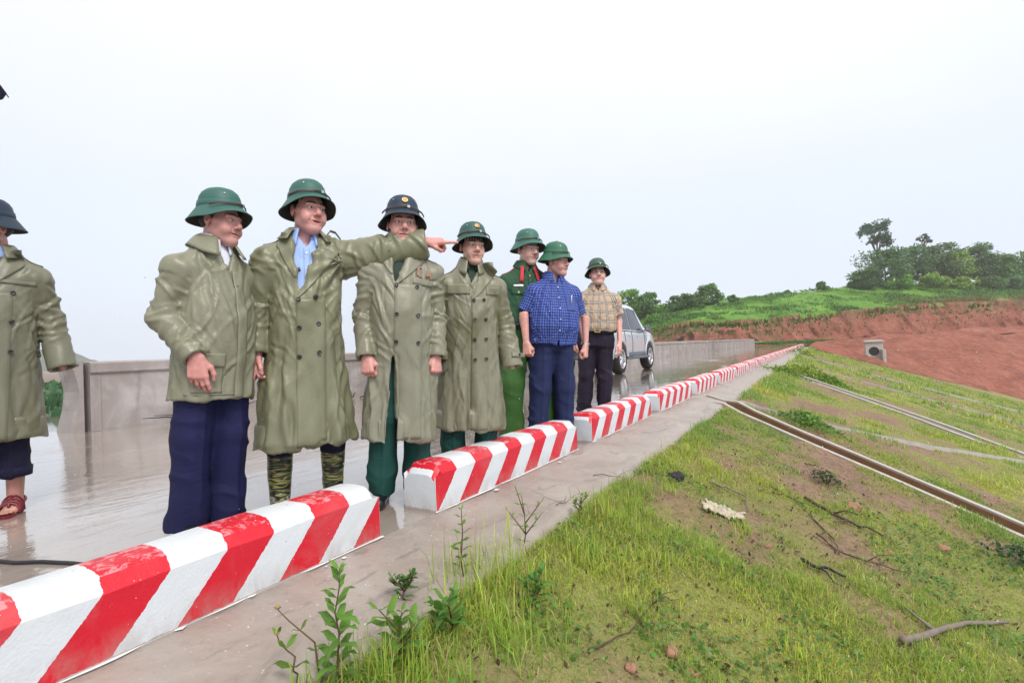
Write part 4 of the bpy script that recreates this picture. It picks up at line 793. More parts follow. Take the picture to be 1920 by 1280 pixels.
M_REDPL = plain('red_plastic', (.16, .012, .022), .3, .2, 10)
M_REDCL = plain('red_cloth', (.55, .03, .045), .6)
M_GOLD = plain('gold_metal', (.75, .5, .18), .35, .1, 12, 0, .7)
M_STEEL = plain('steel', (.55, .55, .55), .3, .1, 12, 0, .9)
M_HAIR = plain('black_hair', (.012, .011, .012), .5, .3, 90, .5)
M_HELM = [plain('helmet_green_%d' % i, c, .55, .08, 6, .06) for i, c in enumerate([(.028, .115, .095), (.038, .140, .110), (.012, .032, .062), (.030, .100, .088), (.030, .140, .080), (.040, .095, .060)])]
M_STRAP = plain('strap_leather', (.075, .05, .045), .4)
M_HELMIN = plain('helmet_lining', (.040, .038, .032), .8)
M_BADGE = plain('badge_red', (.62, .05, .04), .4)
M_WHITE = plain('white_plastic', (.8, .8, .8), .4, .03)
t = NT('skin'); sk_n = t.noise(38, 4); tn = t.at('tint', 'Vector')
t.set(color=t.mix(1.0, tn, t.mix(sk_n, (.86, .84, .84), (1.1, 1.08, 1.08)), 'MULTIPLY'), rough=.42, spec=.45, sss=.08, normal=t.bump(t.noise(160, 3), .35, .003))
t.b.inputs['Subsurface Radius'].default_value = (.01, .004, .002); M_SKIN = t.m
t = NT('eye'); t.set(color=t.at('tint', 'Vector'), rough=.12); M_EYE = t.m
# checked shirts: colour from cloth coordinates (around, along) kept on the mesh
def plaid_mat(name, base, lines, rough=.75):
    t = NT(name); sp = t.n('ShaderNodeSeparateXYZ'); t.link(t.at('cloth', 'Vector'), sp.inputs[0]); c = base
    nz = t.noise(30, 2)
    for axis, per, off, wid, colr, op in lines:
        u = t.math('FRACT', t.math('ADD', t.math('DIVIDE', sp.outputs[axis], per), off))
        on = t.math('LESS_THAN', u, wid/per); c = t.mix(t.math('MULTIPLY', on, op), c, colr)
    c = t.mix(t.math('MULTIPLY', nz, .25), c, (.02, .02, .04)) if base[2] > base[0] else c
    t.set(color=c, rough=rough, spec=.3, normal=t.bump(t.noise(14, 4, dist=1.0), .3, .02)); return t.m
M_CHECK = plaid_mat('blue_check_shirt', (.013, .033, .235), [(0, .019, 0, .0040, (.20, .30, .75), .62), (1, .023, .3, .0040, (.28, .38, .78), .58), (0, .084, .1, .010, (.01, .015, .12), .5)])
M_PLAID = plaid_mat('tan_plaid_shirt', (.52, .39, .28), [(0, .095, .0, .030, (.40, .30, .22), .5), (1, .095, .0, .030, (.40, .30, .22), .5),
    (0, .095, .0, .0055, (.02, .018, .02), .9), (0, .095, -.13, .0055, (.02, .018, .02), .9), (0, .095, -.26, .0055, (.02, .018, .02), .9), (0, .095, -.06, .005, (.75, .72, .68), .7), (0, .095, -.2, .005, (.75, .72, .68), .7),
    (1, .095, .0, .0055, (.02, .018, .02), .9), (1, .095, -.13, .0055, (.02, .018, .02), .9), (1, .095, -.26, .0055, (.02, .018, .02), .9), (1, .095, -.06, .005, (.75, .72, .68), .7), (1, .095, -.2, .005, (.75, .72, .68), .7),
    (0, .095, .45, .002, (.45, .08, .06), .6), (1, .095, .45, .002, (.45, .08, .06), .6)])
# camouflage rubber boots
t = NT('camo_rubber'); oc = t.coord(scale=(7, 7, 42)); a1 = t.noise(1.0, 2, .5, oc, .8); a2 = t.noise(1.0, 2, .5, t.coord(scale=(6, 6, 44), rot=(.12, .1, 2)), .7)
c = t.mix(t.ramp(a1, [(.47, 0), (.5, 1)]), (.030, .050, .030), (.022, .016, .014)); c = t.mix(t.ramp(a2, [(.44, 0), (.455, 1), (.50, 1), (.515, 0)]), c, (.28, .27, .10))
t.set(color=c, rough=.3); M_CAMO = t.m

# ---------------------------------------------------------------- people: body
def rotm(yaw=0, pitch=0, roll=0):
    return np.array(Matrix.Rotation(yaw, 3, 'Z') @ Matrix.Rotation(pitch, 3, 'X') @ Matrix.Rotation(roll, 3, 'Y'))

def head_piece(P):
    """head and neck around the head's centre, looking along -Y"""
    w = P.get('fw', 1.0); fat = P.get('fat', 0.0); v = Vol((-.115, -.135, -.235), (.115, .135, .135), .0026)
    v.ell((0, .018, .035), (.077, .096, .090), .02)
    v.ell((0, -.028, -.035), (.058*w+fat*.4, .063, .088), .03)
    v.cone((0, -.072, -.101), (0, -.060, -.098), .022+fat*.4, .025, .024)
    for s in (-1, 1):
        v.cone((s*.044*w, .0, -.058), (s*.016, -.060, -.103), .020+fat*.6, .016+fat*.5, .026)          # jaw
        v.cone((s*.047*w, -.054, -.018), (s*.058*w, -.020, -.010), .018+fat*.5, .018, .020)      # cheekbone
        v.ell((s*.037*w, -.060, -.050), (.022+fat, .022+fat, .024), .025)                       # cheek
        v.cone((s*.012, -.0885, .0205), (s*.047, -.072, .0205), .0095, .0085, .010)                 # brow
        v.ell((s*.032, -.105, .001), (.021, .024, .0135), .010, 'sub')                          # eye socket
        v.ell((s*.032, -.0755, .002), (.0170, .0135, .0130), .004)                              # lids
        v.ell((s*.032, -.094, .0012), (.0175, .018, P.get('eyeo', .0042)), .002, 'sub')         # lid opening
        v.ell((s*.0155, -.094, -.0365), (.0095, .011, .0090), .006)                              # nostril wings
    v.cone((0, -.084, .014), (0, -.107, -.025), .0090, .0125, .010)
    v.ell((0, -.1065, -.0305), (.0140, .0130, .0115), .007)
    for s in (-1, 1): v.ell((s*.0080, -.103, -.0430), (.0045, .007, .0040), .003, 'sub')
    mo = P.get('mouth', 0.0)
    v.cone((-.015, -.0875, -.0615+mo*.3), (.015, -.0875, -.0615+mo*.3), .0068, .0068, .007)
    v.cone((-.027, -.077, -.066), (-.011, -.0868, -.062+mo*.3), .0045, .006, .006); v.cone((.027, -.077, -.066), (.011, -.0868, -.062+mo*.3), .0045, .006, .006)
    v.cone((-.014, -.0855, -.0738-mo), (.014, -.0855, -.0738-mo), .0082, .0082, .008)
    if mo > .001: v.ell((0, -.094, -.068-mo*.3), (.022, .020, .0020+mo*.5), .003, 'sub')
    else: v.cone((-.027, -.087, -.0672), (.027, -.087, -.0672), .0024, .0024, .003, 'sub', (1, 3, 1))
    for s in (-1, 1):                                                                           # smile folds
        v.cone((s*.025, -.0915, -.036), (s*.038, -.079, -.068), .0016, .0012, .008, 'sub')
    for s in (-1, 1):                                                                           # ears
        v.ell((s*.079, .014, -.004), (.010, .020, .032), .006, rx=-.25, rz=s*.35)
        v.ell((s*.089, .008, .002), (.008, .010, .018), .004, 'sub', rx=-.25)
    v.cone((0, .034, -.065), (0, .044, -.235), .047+fat*.6, .055+fat*.6, .018)
    V, Q = v.net(); V = relax(V, Q, 1, .35)
    sk_ = np.array(P.get('skin', (.46, .25, .19))); T = np.tile(sk_, (len(V), 1))
    def blob(c, r_, colr, f):
        g = np.exp(-(((V-np.array(c))/np.array(r_))**2).sum(1))[:, None]*f; return T*(1-g)+g*np.array(colr)
    red = sk_*np.array([1.12, .78, .78])
    for s in (-1, 1):
        T = blob((s*.05, -.05, -.03), (.03, .04, .025), red, .6); T = blob((s*.08, .01, 0), (.015, .03, .04), red, .5)
    T = blob((0, -.108, -.03), (.018, .02, .016), red, .6)
    T = blob((0, -.09, -.068-mo*.4), (.025, .014, .0095+mo), sk_*np.array([.80, .46, .48]), .9)
    if mo > .001: T = blob((0, -.078, -.068-mo*.3), (.019, .010, .002+mo*.45), (.06, .018, .018), .95)
    else: T = blob((0, -.085, -.0672), (.027, .012, .0024), sk_*.3, .85)
    for s in (-1, 1):
        T = blob((s*.032, -.090, .0020), (.0180, .014, .0060), (.03, .02, .018), .75)           # lash line
        T = blob((s*.0080, -.1, -.0425), (.0045, .009, .0036), sk_*.12, .85)
        T = blob((s*.033, -.085, -.053), (.0035, .012, .014), sk_*np.array([.75, .66, .66]), .2); T = blob((s*.032, -.09, -.014), (.014, .015, .004), sk_*np.array([.72, .62, .62]), .45)
    T = blob((0, -.07, -.10), (.05, .04, .025), sk_*np.array([.86, .88, .92]), .35)             # shaved chin
    return V, Q, T

def hand_piece(side, pose, fore=.07, fr=.040, big=1.0):
    """wrist at origin, fingers along +X, back of hand +Z, thumb at +Y"""
    v = Vol((-fore-.02, -.085, -.095), (.20, .095, .06), .0027); k = .010
    v.cone((-fore, 0, 0), (0, 0, 0), fr, .025, .02, sc=(1, 1, .85))
    ys = (.030, .0105, -.0095, -.0285); ln = (.074, .082, .076, .060)
    for i, y in enumerate(ys): v.cone((.0, y*.55, 0), (.088-.004*i*i*.35, y, .004 if i in (1, 2) else 0), .0165, .0122, .012)
    v.cone((.01, .018, -.008), (.05, .030, -.012), .018, .014, .012)
    curls = {'rest': ((.35, .45, .3),)*4, 'fist': ((1.15, 1.55, .9),)*4, 'half': ((.6, .8, .5),)*4,
             'point': ((-.02, .04, .02), (1.25, 1.6, 1.0), (1.3, 1.6, 1.0), (1.3, 1.6, 1.0)), 'fan': ((.2, .3, .2), (.3, .4, .2), (.42, .45, .3), (.55, .5, .3))}[pose]
    for i, y in enumerate(ys):
        p = np.array([.088-.004*i*i*.35, y, .002]); a = 0; sp = (.05, .01, -.03, -.08)[i]*(0 if pose in ('fist', 'point') else 1)
        for j, fr_ in enumerate((.46, .31, .23)):
            a += curls[i][j]; L = ln[i]*fr_; q = p+L*np.array([math.cos(a), sp*math.cos(a), -math.sin(a)])
            r1 = (.0092, .0080, .0074)[j]-(.0012 if i == 3 else 0); r2 = (.0082, .0075, .0064)[j]-(.0012 if i == 3 else 0)
            v.cone(p, q, r1, r2, .0035 if j else .008); p = q
    th = [(.022, .026, -.008), (.052, .050, -.014), (.083, .056, -.022), (.108, .050, -.028)]
    if pose in ('fist', 'point'): th = [(.022, .026, -.008), (.050, .044, -.022), (.074, .034, -.040), (.092, .014, -.046)]
    if pose == 'rest': th = [(.022, .026, -.008), (.054, .042, -.020), (.086, .044, -.030), (.110, .036, -.036)]
    for j, (r1, r2) in enumerate(((.014, .0112), (.0112, .0098), (.0098, .0078))): v.cone(th[j], th[j+1], r1, r2, .006)
    V, Q = v.net(); V = relax(V, Q, 1, .3)
    if side < 0: pass
    return V*big, Q

def frame(x, z):
    x = np.array(x, float); x /= np.linalg.norm(x); z = np.array(z, float); z -= x*(x@z); z /= np.linalg.norm(z); y = np.cross(z, x)
    return np.stack([x, y, z], 1)

def join(pieces):
    V = []; Q = []; T = []; n = 0
    for v, q, t_ in pieces: V.append(v); Q.append(q+n); T.append(t_); n += len(v)
    return np.concatenate(V), np.concatenate(Q), np.concatenate(T)

def head_xf(P):
    Rm = rotm(R(P['head'][0]), R(P['head'][1]), R(P['head'][2] if len(P['head']) > 2 else 0)); piv = np.array([0, .03, -.10]); base = np.array([0, -.014+P.get('neckf', 0), 1.562])
    return lambda V: (np.asarray(V)-piv)@Rm.T+piv+base, Rm

def make_body(P, root):
    sk_ = np.array(P.get('skin', (.46, .25, .19))); pcs = []
    V, Q, T = head_piece(P); xf, Rm = head_xf(P); pcs.append((xf(V), Q, T))
    v = Vol((-.7, -.45, 0), (.85, .35, 1.52), .012)                                              # trunk, arms and legs under the clothes
    v.cone((0, .03, 1.47), (0, .02, 1.36), .050, .055, .02); v.ell((0, .01, 1.20), (.125, .075, .17), .04); v.ell((0, .005, 1.0), (.125, .08, .17), .05); v.ell((0, .01, .90), (.140, .09, .11), .05)
    for s, (sh, el, wr) in zip((-1, 1), P['arms']):
        v.cone((s*.07, .015, 1.340), (np.array(sh)*np.array([.92, 1, 1])-np.array([0, 0, .01])), .040, .036, .03); v.cone(sh, el, .036, .033, .02); v.cone(el, wr, .034, .02, .02)
    for s, (fx, fy) in zip((-1, 1), P['feet']):
        v.cone((s*.08, .01, .87), (fx*.95, fy-.01, .48), .072, .048, .03); v.cone((fx*.95, fy-.01, .48), (fx, fy+.012, .09), .040, .026, .02)
        v.cone((fx, fy+.02, .045), (fx+.02*s, fy-.10, .03), .03, .024, .02)
    V, Q = v.net(); pcs.append((V, Q, np.tile(sk_, (len(V), 1))))
    for s, (sh, el, wr), (pose, pn) in zip((-1, 1), P['arms'], P['hands']):
        hx = np.array(P.get('hdir', {}).get(s, np.array(wr)-np.array(el)), float); bare = P.get('bare', False)
        wr = np.array(wr)+(np.array(el)-np.array(wr))/np.linalg.norm(np.array(el)-np.array(wr))*P.get('retract', {}).get(s, 0.0)
        V, Q = hand_piece(s, pose, np.linalg.norm(np.array(wr)-np.array(el)) if bare else (.03 if s in P.get('hdir', {}) else .07), .041 if bare else .027, P.get('hbig', 1.0))
        Fm = frame(hx, pn)
        if np.dot(Fm[:, 1], P.get('thumb', {}).get(s, (0, -1, 0))) < 0: V = V*np.array([1, -1, 1]); Q = Q[:, ::-1]
        Tn = np.tile(sk_*np.array([1.05, .95, .95]), (len(V), 1))
        for tx in (.0,): Tn *= (1+.10*vnoise(V*60, 3))[:, None]
        kn = np.exp(-((V[:, 0]-.09)/.012)**2)[:, None]*.25; Tn = Tn*(1-kn)+kn*sk_*np.array([1.1, .7, .7])
        pcs.append((V@Fm.T+np.array(wr), Q, Tn))
    V, Q, T = join(pcs); me = np_mesh('body', V, Q); attr(me, 'tint', T); b = put('body', me, M_SKIN, root)
    # eyes, brows, hair
    for s in (-1, 1):
        n = 14; ev = []; ef = []; et = []
        lk = np.array([math.sin(R(P.get('look', 0))), -math.cos(R(P.get('look', 0))), 0.02]); lk /= np.linalg.norm(lk); ey = np.array([s*.032, -.0755, .0015])
        for i in range(n+1):
            a = math.pi*.62*i/n
            for k in range(18):
                f_ = 2*math.pi*k/18; u_ = np.cross(lk, (0, 0, 1)); u_ /= np.linalg.norm(u_); w_ = np.cross(u_, lk)
                ev.append(ey+.0122*(lk*math.cos(a)+(u_*math.cos(f_)+w_*math.sin(f_))*math.sin(a))); et.append((.008, .007, .007) if a < .2 else (.035, .018, .01) if a < .52 else (.62, .58, .56))
        for i in range(n):
            for k in range(18): ef.append((i*18+k, i*18+(k+1) % 18, (i+1)*18+(k+1) % 18, (i+1)*18+k))
        me = np_mesh('eye', xf(np.array(ev)), ef); attr(me, 'tint', np.array(et)); put('eye', me, M_EYE, b)
        pts = [xf(np.array([[s*x, y, z]]))[0] for x, y, z in ((.012, -.0975, .0235), (.026, -.0945, .0285), (.040, -.086, .0285), (.052, -.075, .0225))]
        MB().tube(pts, [.0036, .0048, .0042, .0018], 6).build('eyebrow', M_HAIR, b, True)
    v = Vol((-.12, -.12, -.12), (.12, .14, .14), .004); v.ell((0, .022, .036), (.0795, .0975, .092), .01)
    v.op(lambda X, Y, Z: Z-(-.025-.05*sstep(.03, .09, Y)+.085*sstep(-.025, -.07, Y))+0*X, (-.2, -.2, -.2), (.2, .2, .2), .004, 'sub')
    for s in (-1, 1): v.cone((s*.077, -.012, .02), (s*.076, -.012, -.012-P.get('burn', 0)), .007, .004, .006)
    if P.get('fringe'):
        for q in range(7): v.cone((-.05+.017*q, -.078-.014*math.cos((q-3)*.4), .075), (-.054+.018*q, -.087-.012*math.cos((q-3)*.4), .035-.008*(q % 3)), .009, .004, .004)
    V, Q = v.net()
    if len(V): V += vnormals(V, Q)*(.0015*vnoise(V*np.array([240, 240, 40]), 5))[:, None]; mesh('hair', xf(V), Q, M_HAIR, b)
    return b

def make_helmet(P, root, mat, badge=None, knob=False, tilt=(0, 0)):
    """sun helmet: high dome, cloth band, drooping oval brim, chin strap lying over the front of the brim"""
    xf, Rm = head_xf(P); Tm = rotm(R(tilt[1]), R(tilt[0])); off = np.array([0, .011, .068])
    def H(V):
        V = np.array(V, float); V[:, 2] = np.where(V[:, 2] > .02, .02+(V[:, 2]-.02)*.90, V[:, 2]); V *= np.array([.91, .91, .93]); return xf(V@Tm.T+off)
    n = 64; ang = np.arange(n)/n*2*math.pi
    def ring(sx, sy, z, dz=0):                                      # z sagging at the sides and back
        c = np.cos(ang); s_ = np.sin(ang); return np.stack([sx*s_, -sy*c, z-dz*(1-.75*sstep(.1, 1, c))*(1+0*c)], 1)
    prof = [(.004, .004, .124, 0), (.035, .043, .1205, 0), (.063, .076, .108, 0), (.082, .098, .088, 0), (.0935, .111, .060, 0), (.0985, .1165, .032, .004), (.1005, .119, .020, .010),
            (.1025, .121, .012, .014), (.115, .136, .000, .022), (.131, .154, -.011, .038), (.1450, .169, -.0185, .053), (.1480, .172, -.0215, .056)]
    inn = [(.1465, .1705, -.0235, .056), (.130, .153, -.0145, .040), (.112, .133, -.0035, .024), (.099, .117, .004, .012), (.094, .111, .03, .004), (.07, .085, .085, 0), (.004, .004, .11, 0)]
    def loft(rs):
        V = np.concatenate([ring(*q) for q in rs]); F = []
        for i in range(len(rs)-1):
            for k in range(n): F.append((i*n+k, (i+1)*n+k, (i+1)*n+(k+1) % n, i*n+(k+1) % n))
        return V, np.array(F)
    V, F = loft(prof+inn[:1]); h = mesh('helmet', H(V), F, mat, root)
    V, F = loft(inn); mesh('lining', H(V), F, M_HELMIN, h)
    V, F = loft([(.0995, .1175, .034, .004), (.1025, .1205, .033, .004), (.1045, .1225, .020, .010), (.1045, .1235, .0135, .013)]); mesh('band', H(V), F, mat, h)
    m_ = MB()                                                       # edge piping
    ed = ring(.1485, .1725, -.0225, .056); m_.tube([Vector(p) for p in ed]+[Vector(ed[0])], .0026, 6, False); m_.V = [tuple(x) for x in H(np.array(m_.V))]; m_.build('rim', mat, h, True)
    # strap across the front
    st = MB(); pts = []
    for a in np.linspace(-1.35, 1.35, 23):
        q = .62*math.cos(a*1.05); i_ = 1.03+.30*(1-abs(math.cos(a)))*.9
        pts.append(Vector((.106*i_*math.sin(a), -.126*i_*math.cos(a)*1.02, .018-.030*(1-math.cos(a))-.006*abs(math.sin(3*a)))))
    for o in (0, .006): st.tube([p+Vector((0, -.001, -o)) for p in pts], .0030, 6)
    st.V = [tuple(x) for x in H(np.array(st.V))]; st.build('strap', M_STRAP, h, True)
    bk = MB(); bk.box((.020, -.132, .014), (.009, .003, .008), bev=.001); bk.V = [tuple(x) for x in H(np.array(bk.V))]; bk.build('buckle', M_STEEL, h)
    for a in (-.75, .75, 2.4, -2.4):
        g = MB(); g.lathe([(.0045, 0), (.0045, .002), (.002, .003)], 12, M=Matrix.Rotation(math.pi/2*.72, 3, 'X')); Rz = np.array(Matrix.Rotation(a, 3, 'Z'))
        gv = np.array(g.V)+np.array([0, -.1085, .068]); gv = gv@Rz.T*np.array([.88, 1, 1])*np.array([1.0, 1.0, 1]); g.V = [tuple(x) for x in H(gv)]; g.build('eyelet', M_STEEL, h)
    if knob: g = MB(); g.lathe([(.016, .118), (.017, .124), (.012, .130), (.003, .132)], 16); g.V = [tuple(x) for x in H(np.array(g.V))]; g.build('top_button', mat, h, True)
    if badge:
        g = MB(); Mx = Matrix.Rotation(math.pi/2*.78, 3, 'X'); g.lathe([(.019, 0), (.019, .003), (.015, .0045), (.013, .004)], 24, M=Mx, c=(0, -.112, .062)); g.V = [tuple(x) for x in H(np.array(g.V))]
        bd = g.build('badge', M_GOLD, h, True)
        g = MB(); g.lathe([(.0135, .0042), (.0135, .0052)], 20, M=Mx, c=(0, -.112, .062)); g.V = [tuple(x) for x in H(np.array(g.V))]; g.build('badge_face', M_BADGE, h)
        sv = [(0, 0, .0064)]+[((.010 if k % 2 == 0 else .004)*math.sin(k*math.pi/5), (.010 if k % 2 == 0 else .004)*math.cos(k*math.pi/5), .0056) for k in range(10)]
        sv = [Mx @ Vector(q)+Vector((0, -.112, .062)) for q in sv]; mesh('badge_star', H(np.array(sv)), [(0, 1+(k+1) % 10, 1+k) for k in range(10)], M_GOLD, h, False)
    return h

# ---------------------------------------------------------------- people: clothes
def prof_fn(tab):
    tab = sorted(tab); z = [q[0] for q in tab]
    return (lambda Z: np.interp(Z, z, [q[1] for q in tab])), (lambda Z: np.interp(Z, z, [q[2] for q in tab])), (lambda Z: np.interp(Z, z, [q[3] for q in tab]))

def garment(P, name, mat, root, tab, hem, arms=None, h=.0075, vneck=None, cut=None, hollow=.012, fold=1.0, seed=0, pleat=.016, sleeve=(.080, .074, .066), cuffend=1.0, arm_k=.05, sag=None, extra=None):
    rx, ry, yc = prof_fn(tab); zt = tab[0][0]; arms = arms if arms is not None else []
    pts = np.array([[.34, .25, zt+.03], [-.34, -.27, hem]]+[q for a in arms for q in a]); lo = pts.min(0)-.10; hi = pts.max(0)+.10
    lo = np.minimum(lo, (-.34, -.27, hem-.02)); hi = np.maximum(hi, (.34, .25, zt+.03)); lo[2] = hem-.03; hi[2] = max(zt+.03, hi[2]*0+pts[:, 2].max()+.10)
    v = Vol(lo, hi, h)
    cx = P.get('sway', lambda Z: 0*Z)
    if extra: extra(v)
    def ends(a):
        sh, el, wr = [np.array(q, float) for q in a]
        return sh, el, (wr if cuffend >= 1 else None)
    for sgn, a in zip((-1, 1), arms):
        sh, el, wr = [np.array(q, float) for q in a]
        v.cone((sgn*.10, .012, sh[2]+.035), sh, .045, sleeve[0]*.92, arm_k)
        if cuffend >= 1:
            v.cone(sh, el, sleeve[0], sleeve[1], arm_k); v.cone(el, wr, sleeve[1], sleeve[2], .03)
            if sag: v.cone(sh+np.array(sag[0]), wr+np.array(sag[1]), sleeve[0]*.9, sleeve[2], .04) if sgn == sag[2] else None
            ax = (wr-el)/np.linalg.norm(wr-el); cutp = wr+ax*.005
        else:
            en = sh+(el-sh)*cuffend; v.cone(sh, en, sleeve[0], sleeve[1], arm_k); ax = (en-sh)/np.linalg.norm(en-sh); cutp = en
        rr = sleeve[2]+.05
        v.op(lambda X, Y, Z: np.maximum(-((X-cutp[0])*ax[0]+(Y-cutp[1])*ax[1]+(Z-cutp[2])*ax[2]), np.sqrt((X-cutp[0])**2+(Y-cutp[1])**2+(Z-cutp[2])**2)-.16), cutp-.16, cutp+.16, .003, 'sub')
        q = cutp-ax*.07; ri = (sleeve[2] if cuffend >= 1 else sleeve[1])-hollow
        v.cone(q, cutp+ax*.05, ri*.8, ri*1.02, .004, 'sub')                                     # the sleeve's opening
    def torso(X, Y, Z):
        a, b, c = rx(Z), ry(Z), yc(Z); x = (X-cx(Z))/a; y = (Y-c)/b; k0 = np.sqrt(x*x+y*y); return np.maximum(np.maximum((k0-1)*np.minimum(a, b)*.95, Z-zt), hem-Z-.02)
    v.op(torso, (-.4, -.4, hem-.03), (.4, .4, zt+.02), lambda Z: .006+(arm_k-.006)*sstep(1.10, 1.24, Z))
    if vneck:
        (xl, xr, xb, zv) = vneck
        def wedge(X, Y, Z):
            t_ = (Z-zv)/(1.44-zv); l = xb+(xl-xb)*t_; r_ = xb+(xr-xb)*t_
            return np.maximum(np.maximum(np.maximum(l-X, X-r_), Y+.0), zv-Z)
        v.op(wedge, (-.2, -.3, zv), (.2, .02, zt+.1), .004, 'sub')
    if cut:
        for (x0, z0, x1a, x1b, z1) in cut:
            v.op(lambda X, Y, Z: np.maximum(np.maximum(np.maximum(x0+(x1a-x0)*(z0-Z)/(z0-z1)-X, X-(x0+(x1b-x0)*(z0-Z)/(z0-z1))), Y+.02), Z-z0), (-.3, -.35, z1-.05), (.3, .02, z0), .003, 'sub')
    v.op(lambda X, Y, Z: Z-hem-.05*P.get('hemtilt', 0)*X+0*Y, (-.5, -.5, hem-.1), (.5, .5, hem+.005), .003, 'sub')
    def inner(X, Y, Z):
        a, b, c = rx(Z)-hollow, ry(Z)-hollow, yc(Z); k0 = np.sqrt(((X-cx(Z))/a)**2+((Y-c)/b)**2); return np.maximum((k0-1)*np.minimum(a, b)*.95, Z-hem-.12)
    v.op(inner, (-.4, -.4, hem-.03), (.4, .4, hem+.12), .004, 'sub')
    V, Q = v.net(); V = relax(V, Q, 2, .4); N = vnormals(V, Q)
    # which vertices are sleeve
    U = np.stack([np.arctan2(V[:, 0], -V[:, 1])*.19, V[:, 2], 0*V[:, 0]], 1); SL = np.zeros(len(V))
    wsk = sstep(1.0, .55, V[:, 2])
    disp = np.zeros(len(V))
    for sgn, a in zip((-1, 1), arms):
        sh, el, wr = [np.array(q, float) for q in a]; base = 0
        for (p, q, r_) in ((sh, el, sleeve[0]), (el, wr, sleeve[1])):
            ba = q-p; L = np.linalg.norm(ba); tt = np.clip((V-p)@ba/L**2, 0, 1); dv = V-p-tt[:, None]*ba; d = np.linalg.norm(dv, axis=1)
            on = (d < r_*1.35) & ((V-p)@ba/L**2 > (.12 if base == 0 else 0)) & (np.abs(V[:, 0]) > .13)
            bz = np.cross(ba/L, (0, 1, 0)); bz /= np.linalg.norm(bz); by = np.cross(bz, ba/L); ang = np.arctan2(dv@bz, -(dv@by)*1.0)
            U[on] = np.stack([ang*r_, -(base+tt*L), 0*tt], 1)[on]; SL[on] = 1
            el_w = np.exp(-((base+tt*L-.27)/.13)**2)
            disp[on] += (.0022*vnoise(np.stack([(base+tt*L)*15+ang*.9, ang*1.1, 0*ang+seed+sgn], 1), seed+3)*fold)[on]; base += L
    to = 1-SL
    an = np.arctan2(V[:, 0], -V[:, 1]-.0)
    pl = vnoise(np.stack([an*3.3+V[:, 2]*.5, V[:, 2]*.9, 0*an+seed], 1), seed+1)
    disp += to*wsk*pleat*pl*fold*2.0
    wr_ = V+.05*np.stack([vnoise(V*5, seed+7), vnoise(V*5, seed+8), vnoise(V*5, seed+9)], 1)
    tilt = np.stack([wr_[:, 0]*.8+wr_[:, 2]*.6*np.sign(V[:, 0]+.02), wr_[:, 1], wr_[:, 2]*.8-wr_[:, 0]*.6*np.sign(V[:, 0]+.02)], 1)
    rd = 1-2*np.abs(vnoise(tilt*np.array([5.0, 4, 9.0]), seed+11)); rd2 = 1-2*np.abs(vnoise(wr_*np.array([11, 11, 9]), seed+12))
    disp += fold*(to*(.0030*rd)+.0012*rd2)
    rg = random.Random(seed*7+1)
    def stroke(c, an_, L_, w_, am, mask, bend=0.0):
        ca, sa = math.cos(an_), math.sin(an_); du = U[:, 0]-c[0]; dv_ = U[:, 1]-c[1]; a_ = du*ca+dv_*sa; b_ = -du*sa+dv_*ca+bend*a_*a_
        m_ = mask & (np.abs(a_) < 1.6*L_) & (np.abs(b_) < 5*w_)
        a_ = a_[m_]; b_ = b_[m_]; disp[m_] += fold*am*np.exp(-(a_/L_)**4)*(np.exp(-(b_/w_)**2)-.55*np.exp(-((b_-1.7*w_)/(1.5*w_))**2))
    tm = SL < .5; zt_ = 1.42; umax = .42
    for q in range(int((zt_-hem)*130)):
        u_ = rg.uniform(-umax, umax); z_ = rg.uniform(hem+.02, zt_-.05); sgn_ = 1 if u_ > 0 else -1
        k_ = float(sstep(1.0, .65, z_))
        if rg.random() < k_: ang_ = rg.gauss(math.pi/2, .16); L_ = rg.uniform(.10, .26); w_ = rg.uniform(.009, .024); am = rg.uniform(.003, .0095)*(pleat/.014)**.5
        else: ang_ = sgn_*rg.gauss(.95, .25) if rg.random() < .75 else rg.uniform(.9, 2.2); L_ = rg.uniform(.06, .20); w_ = rg.uniform(.007, .014); am = rg.uniform(.0018, .0060)
        stroke((u_, z_), ang_, L_, w_, am*rg.choice((1, 1, -1)), tm, rg.uniform(-1.5, 1.5))
    for sgn, a in zip((-1, 1), arms):
        sm = (SL > .5) & (np.sign(V[:, 0]) == sgn); Lt = sum(np.linalg.norm(np.array(a[i+1])-np.array(a[i])) for i in (0, 1))*cuffend
        for q in range(int(40*cuffend)):
            t_ = rg.choice((rg.gauss(.28, .08), rg.uniform(.03, Lt)))
            stroke((rg.uniform(-.22, .22), -t_), rg.choice((-1, 1))*rg.uniform(.1, .9)+(0 if abs(t_-.28) < .12 else rg.choice((0, .5))), rg.uniform(.04, .11), rg.uniform(.0075, .013), rg.uniform(.003, .0075), sm, rg.uniform(-3, 3))
    if P.get('tension') is not None: disp += fold*to*P['tension'](V)
    lim = sstep(0, .03, V[:, 2]-hem); V = V+N*(disp*(.4+.6*lim))[:, None]
    V[:, 2] += (1-lim)*.010*vnoise(np.stack([an*2.5, 0*an, 0*an+seed], 1), 4)
    me = np_mesh(name, V, Q); attr(me, 'cloth', U); o = put(name, me, mat, root)
    o_bvh = BVHTree.FromPolygons([Vector(x) for x in V.tolist()], Q.tolist())
    return o, o_bvh

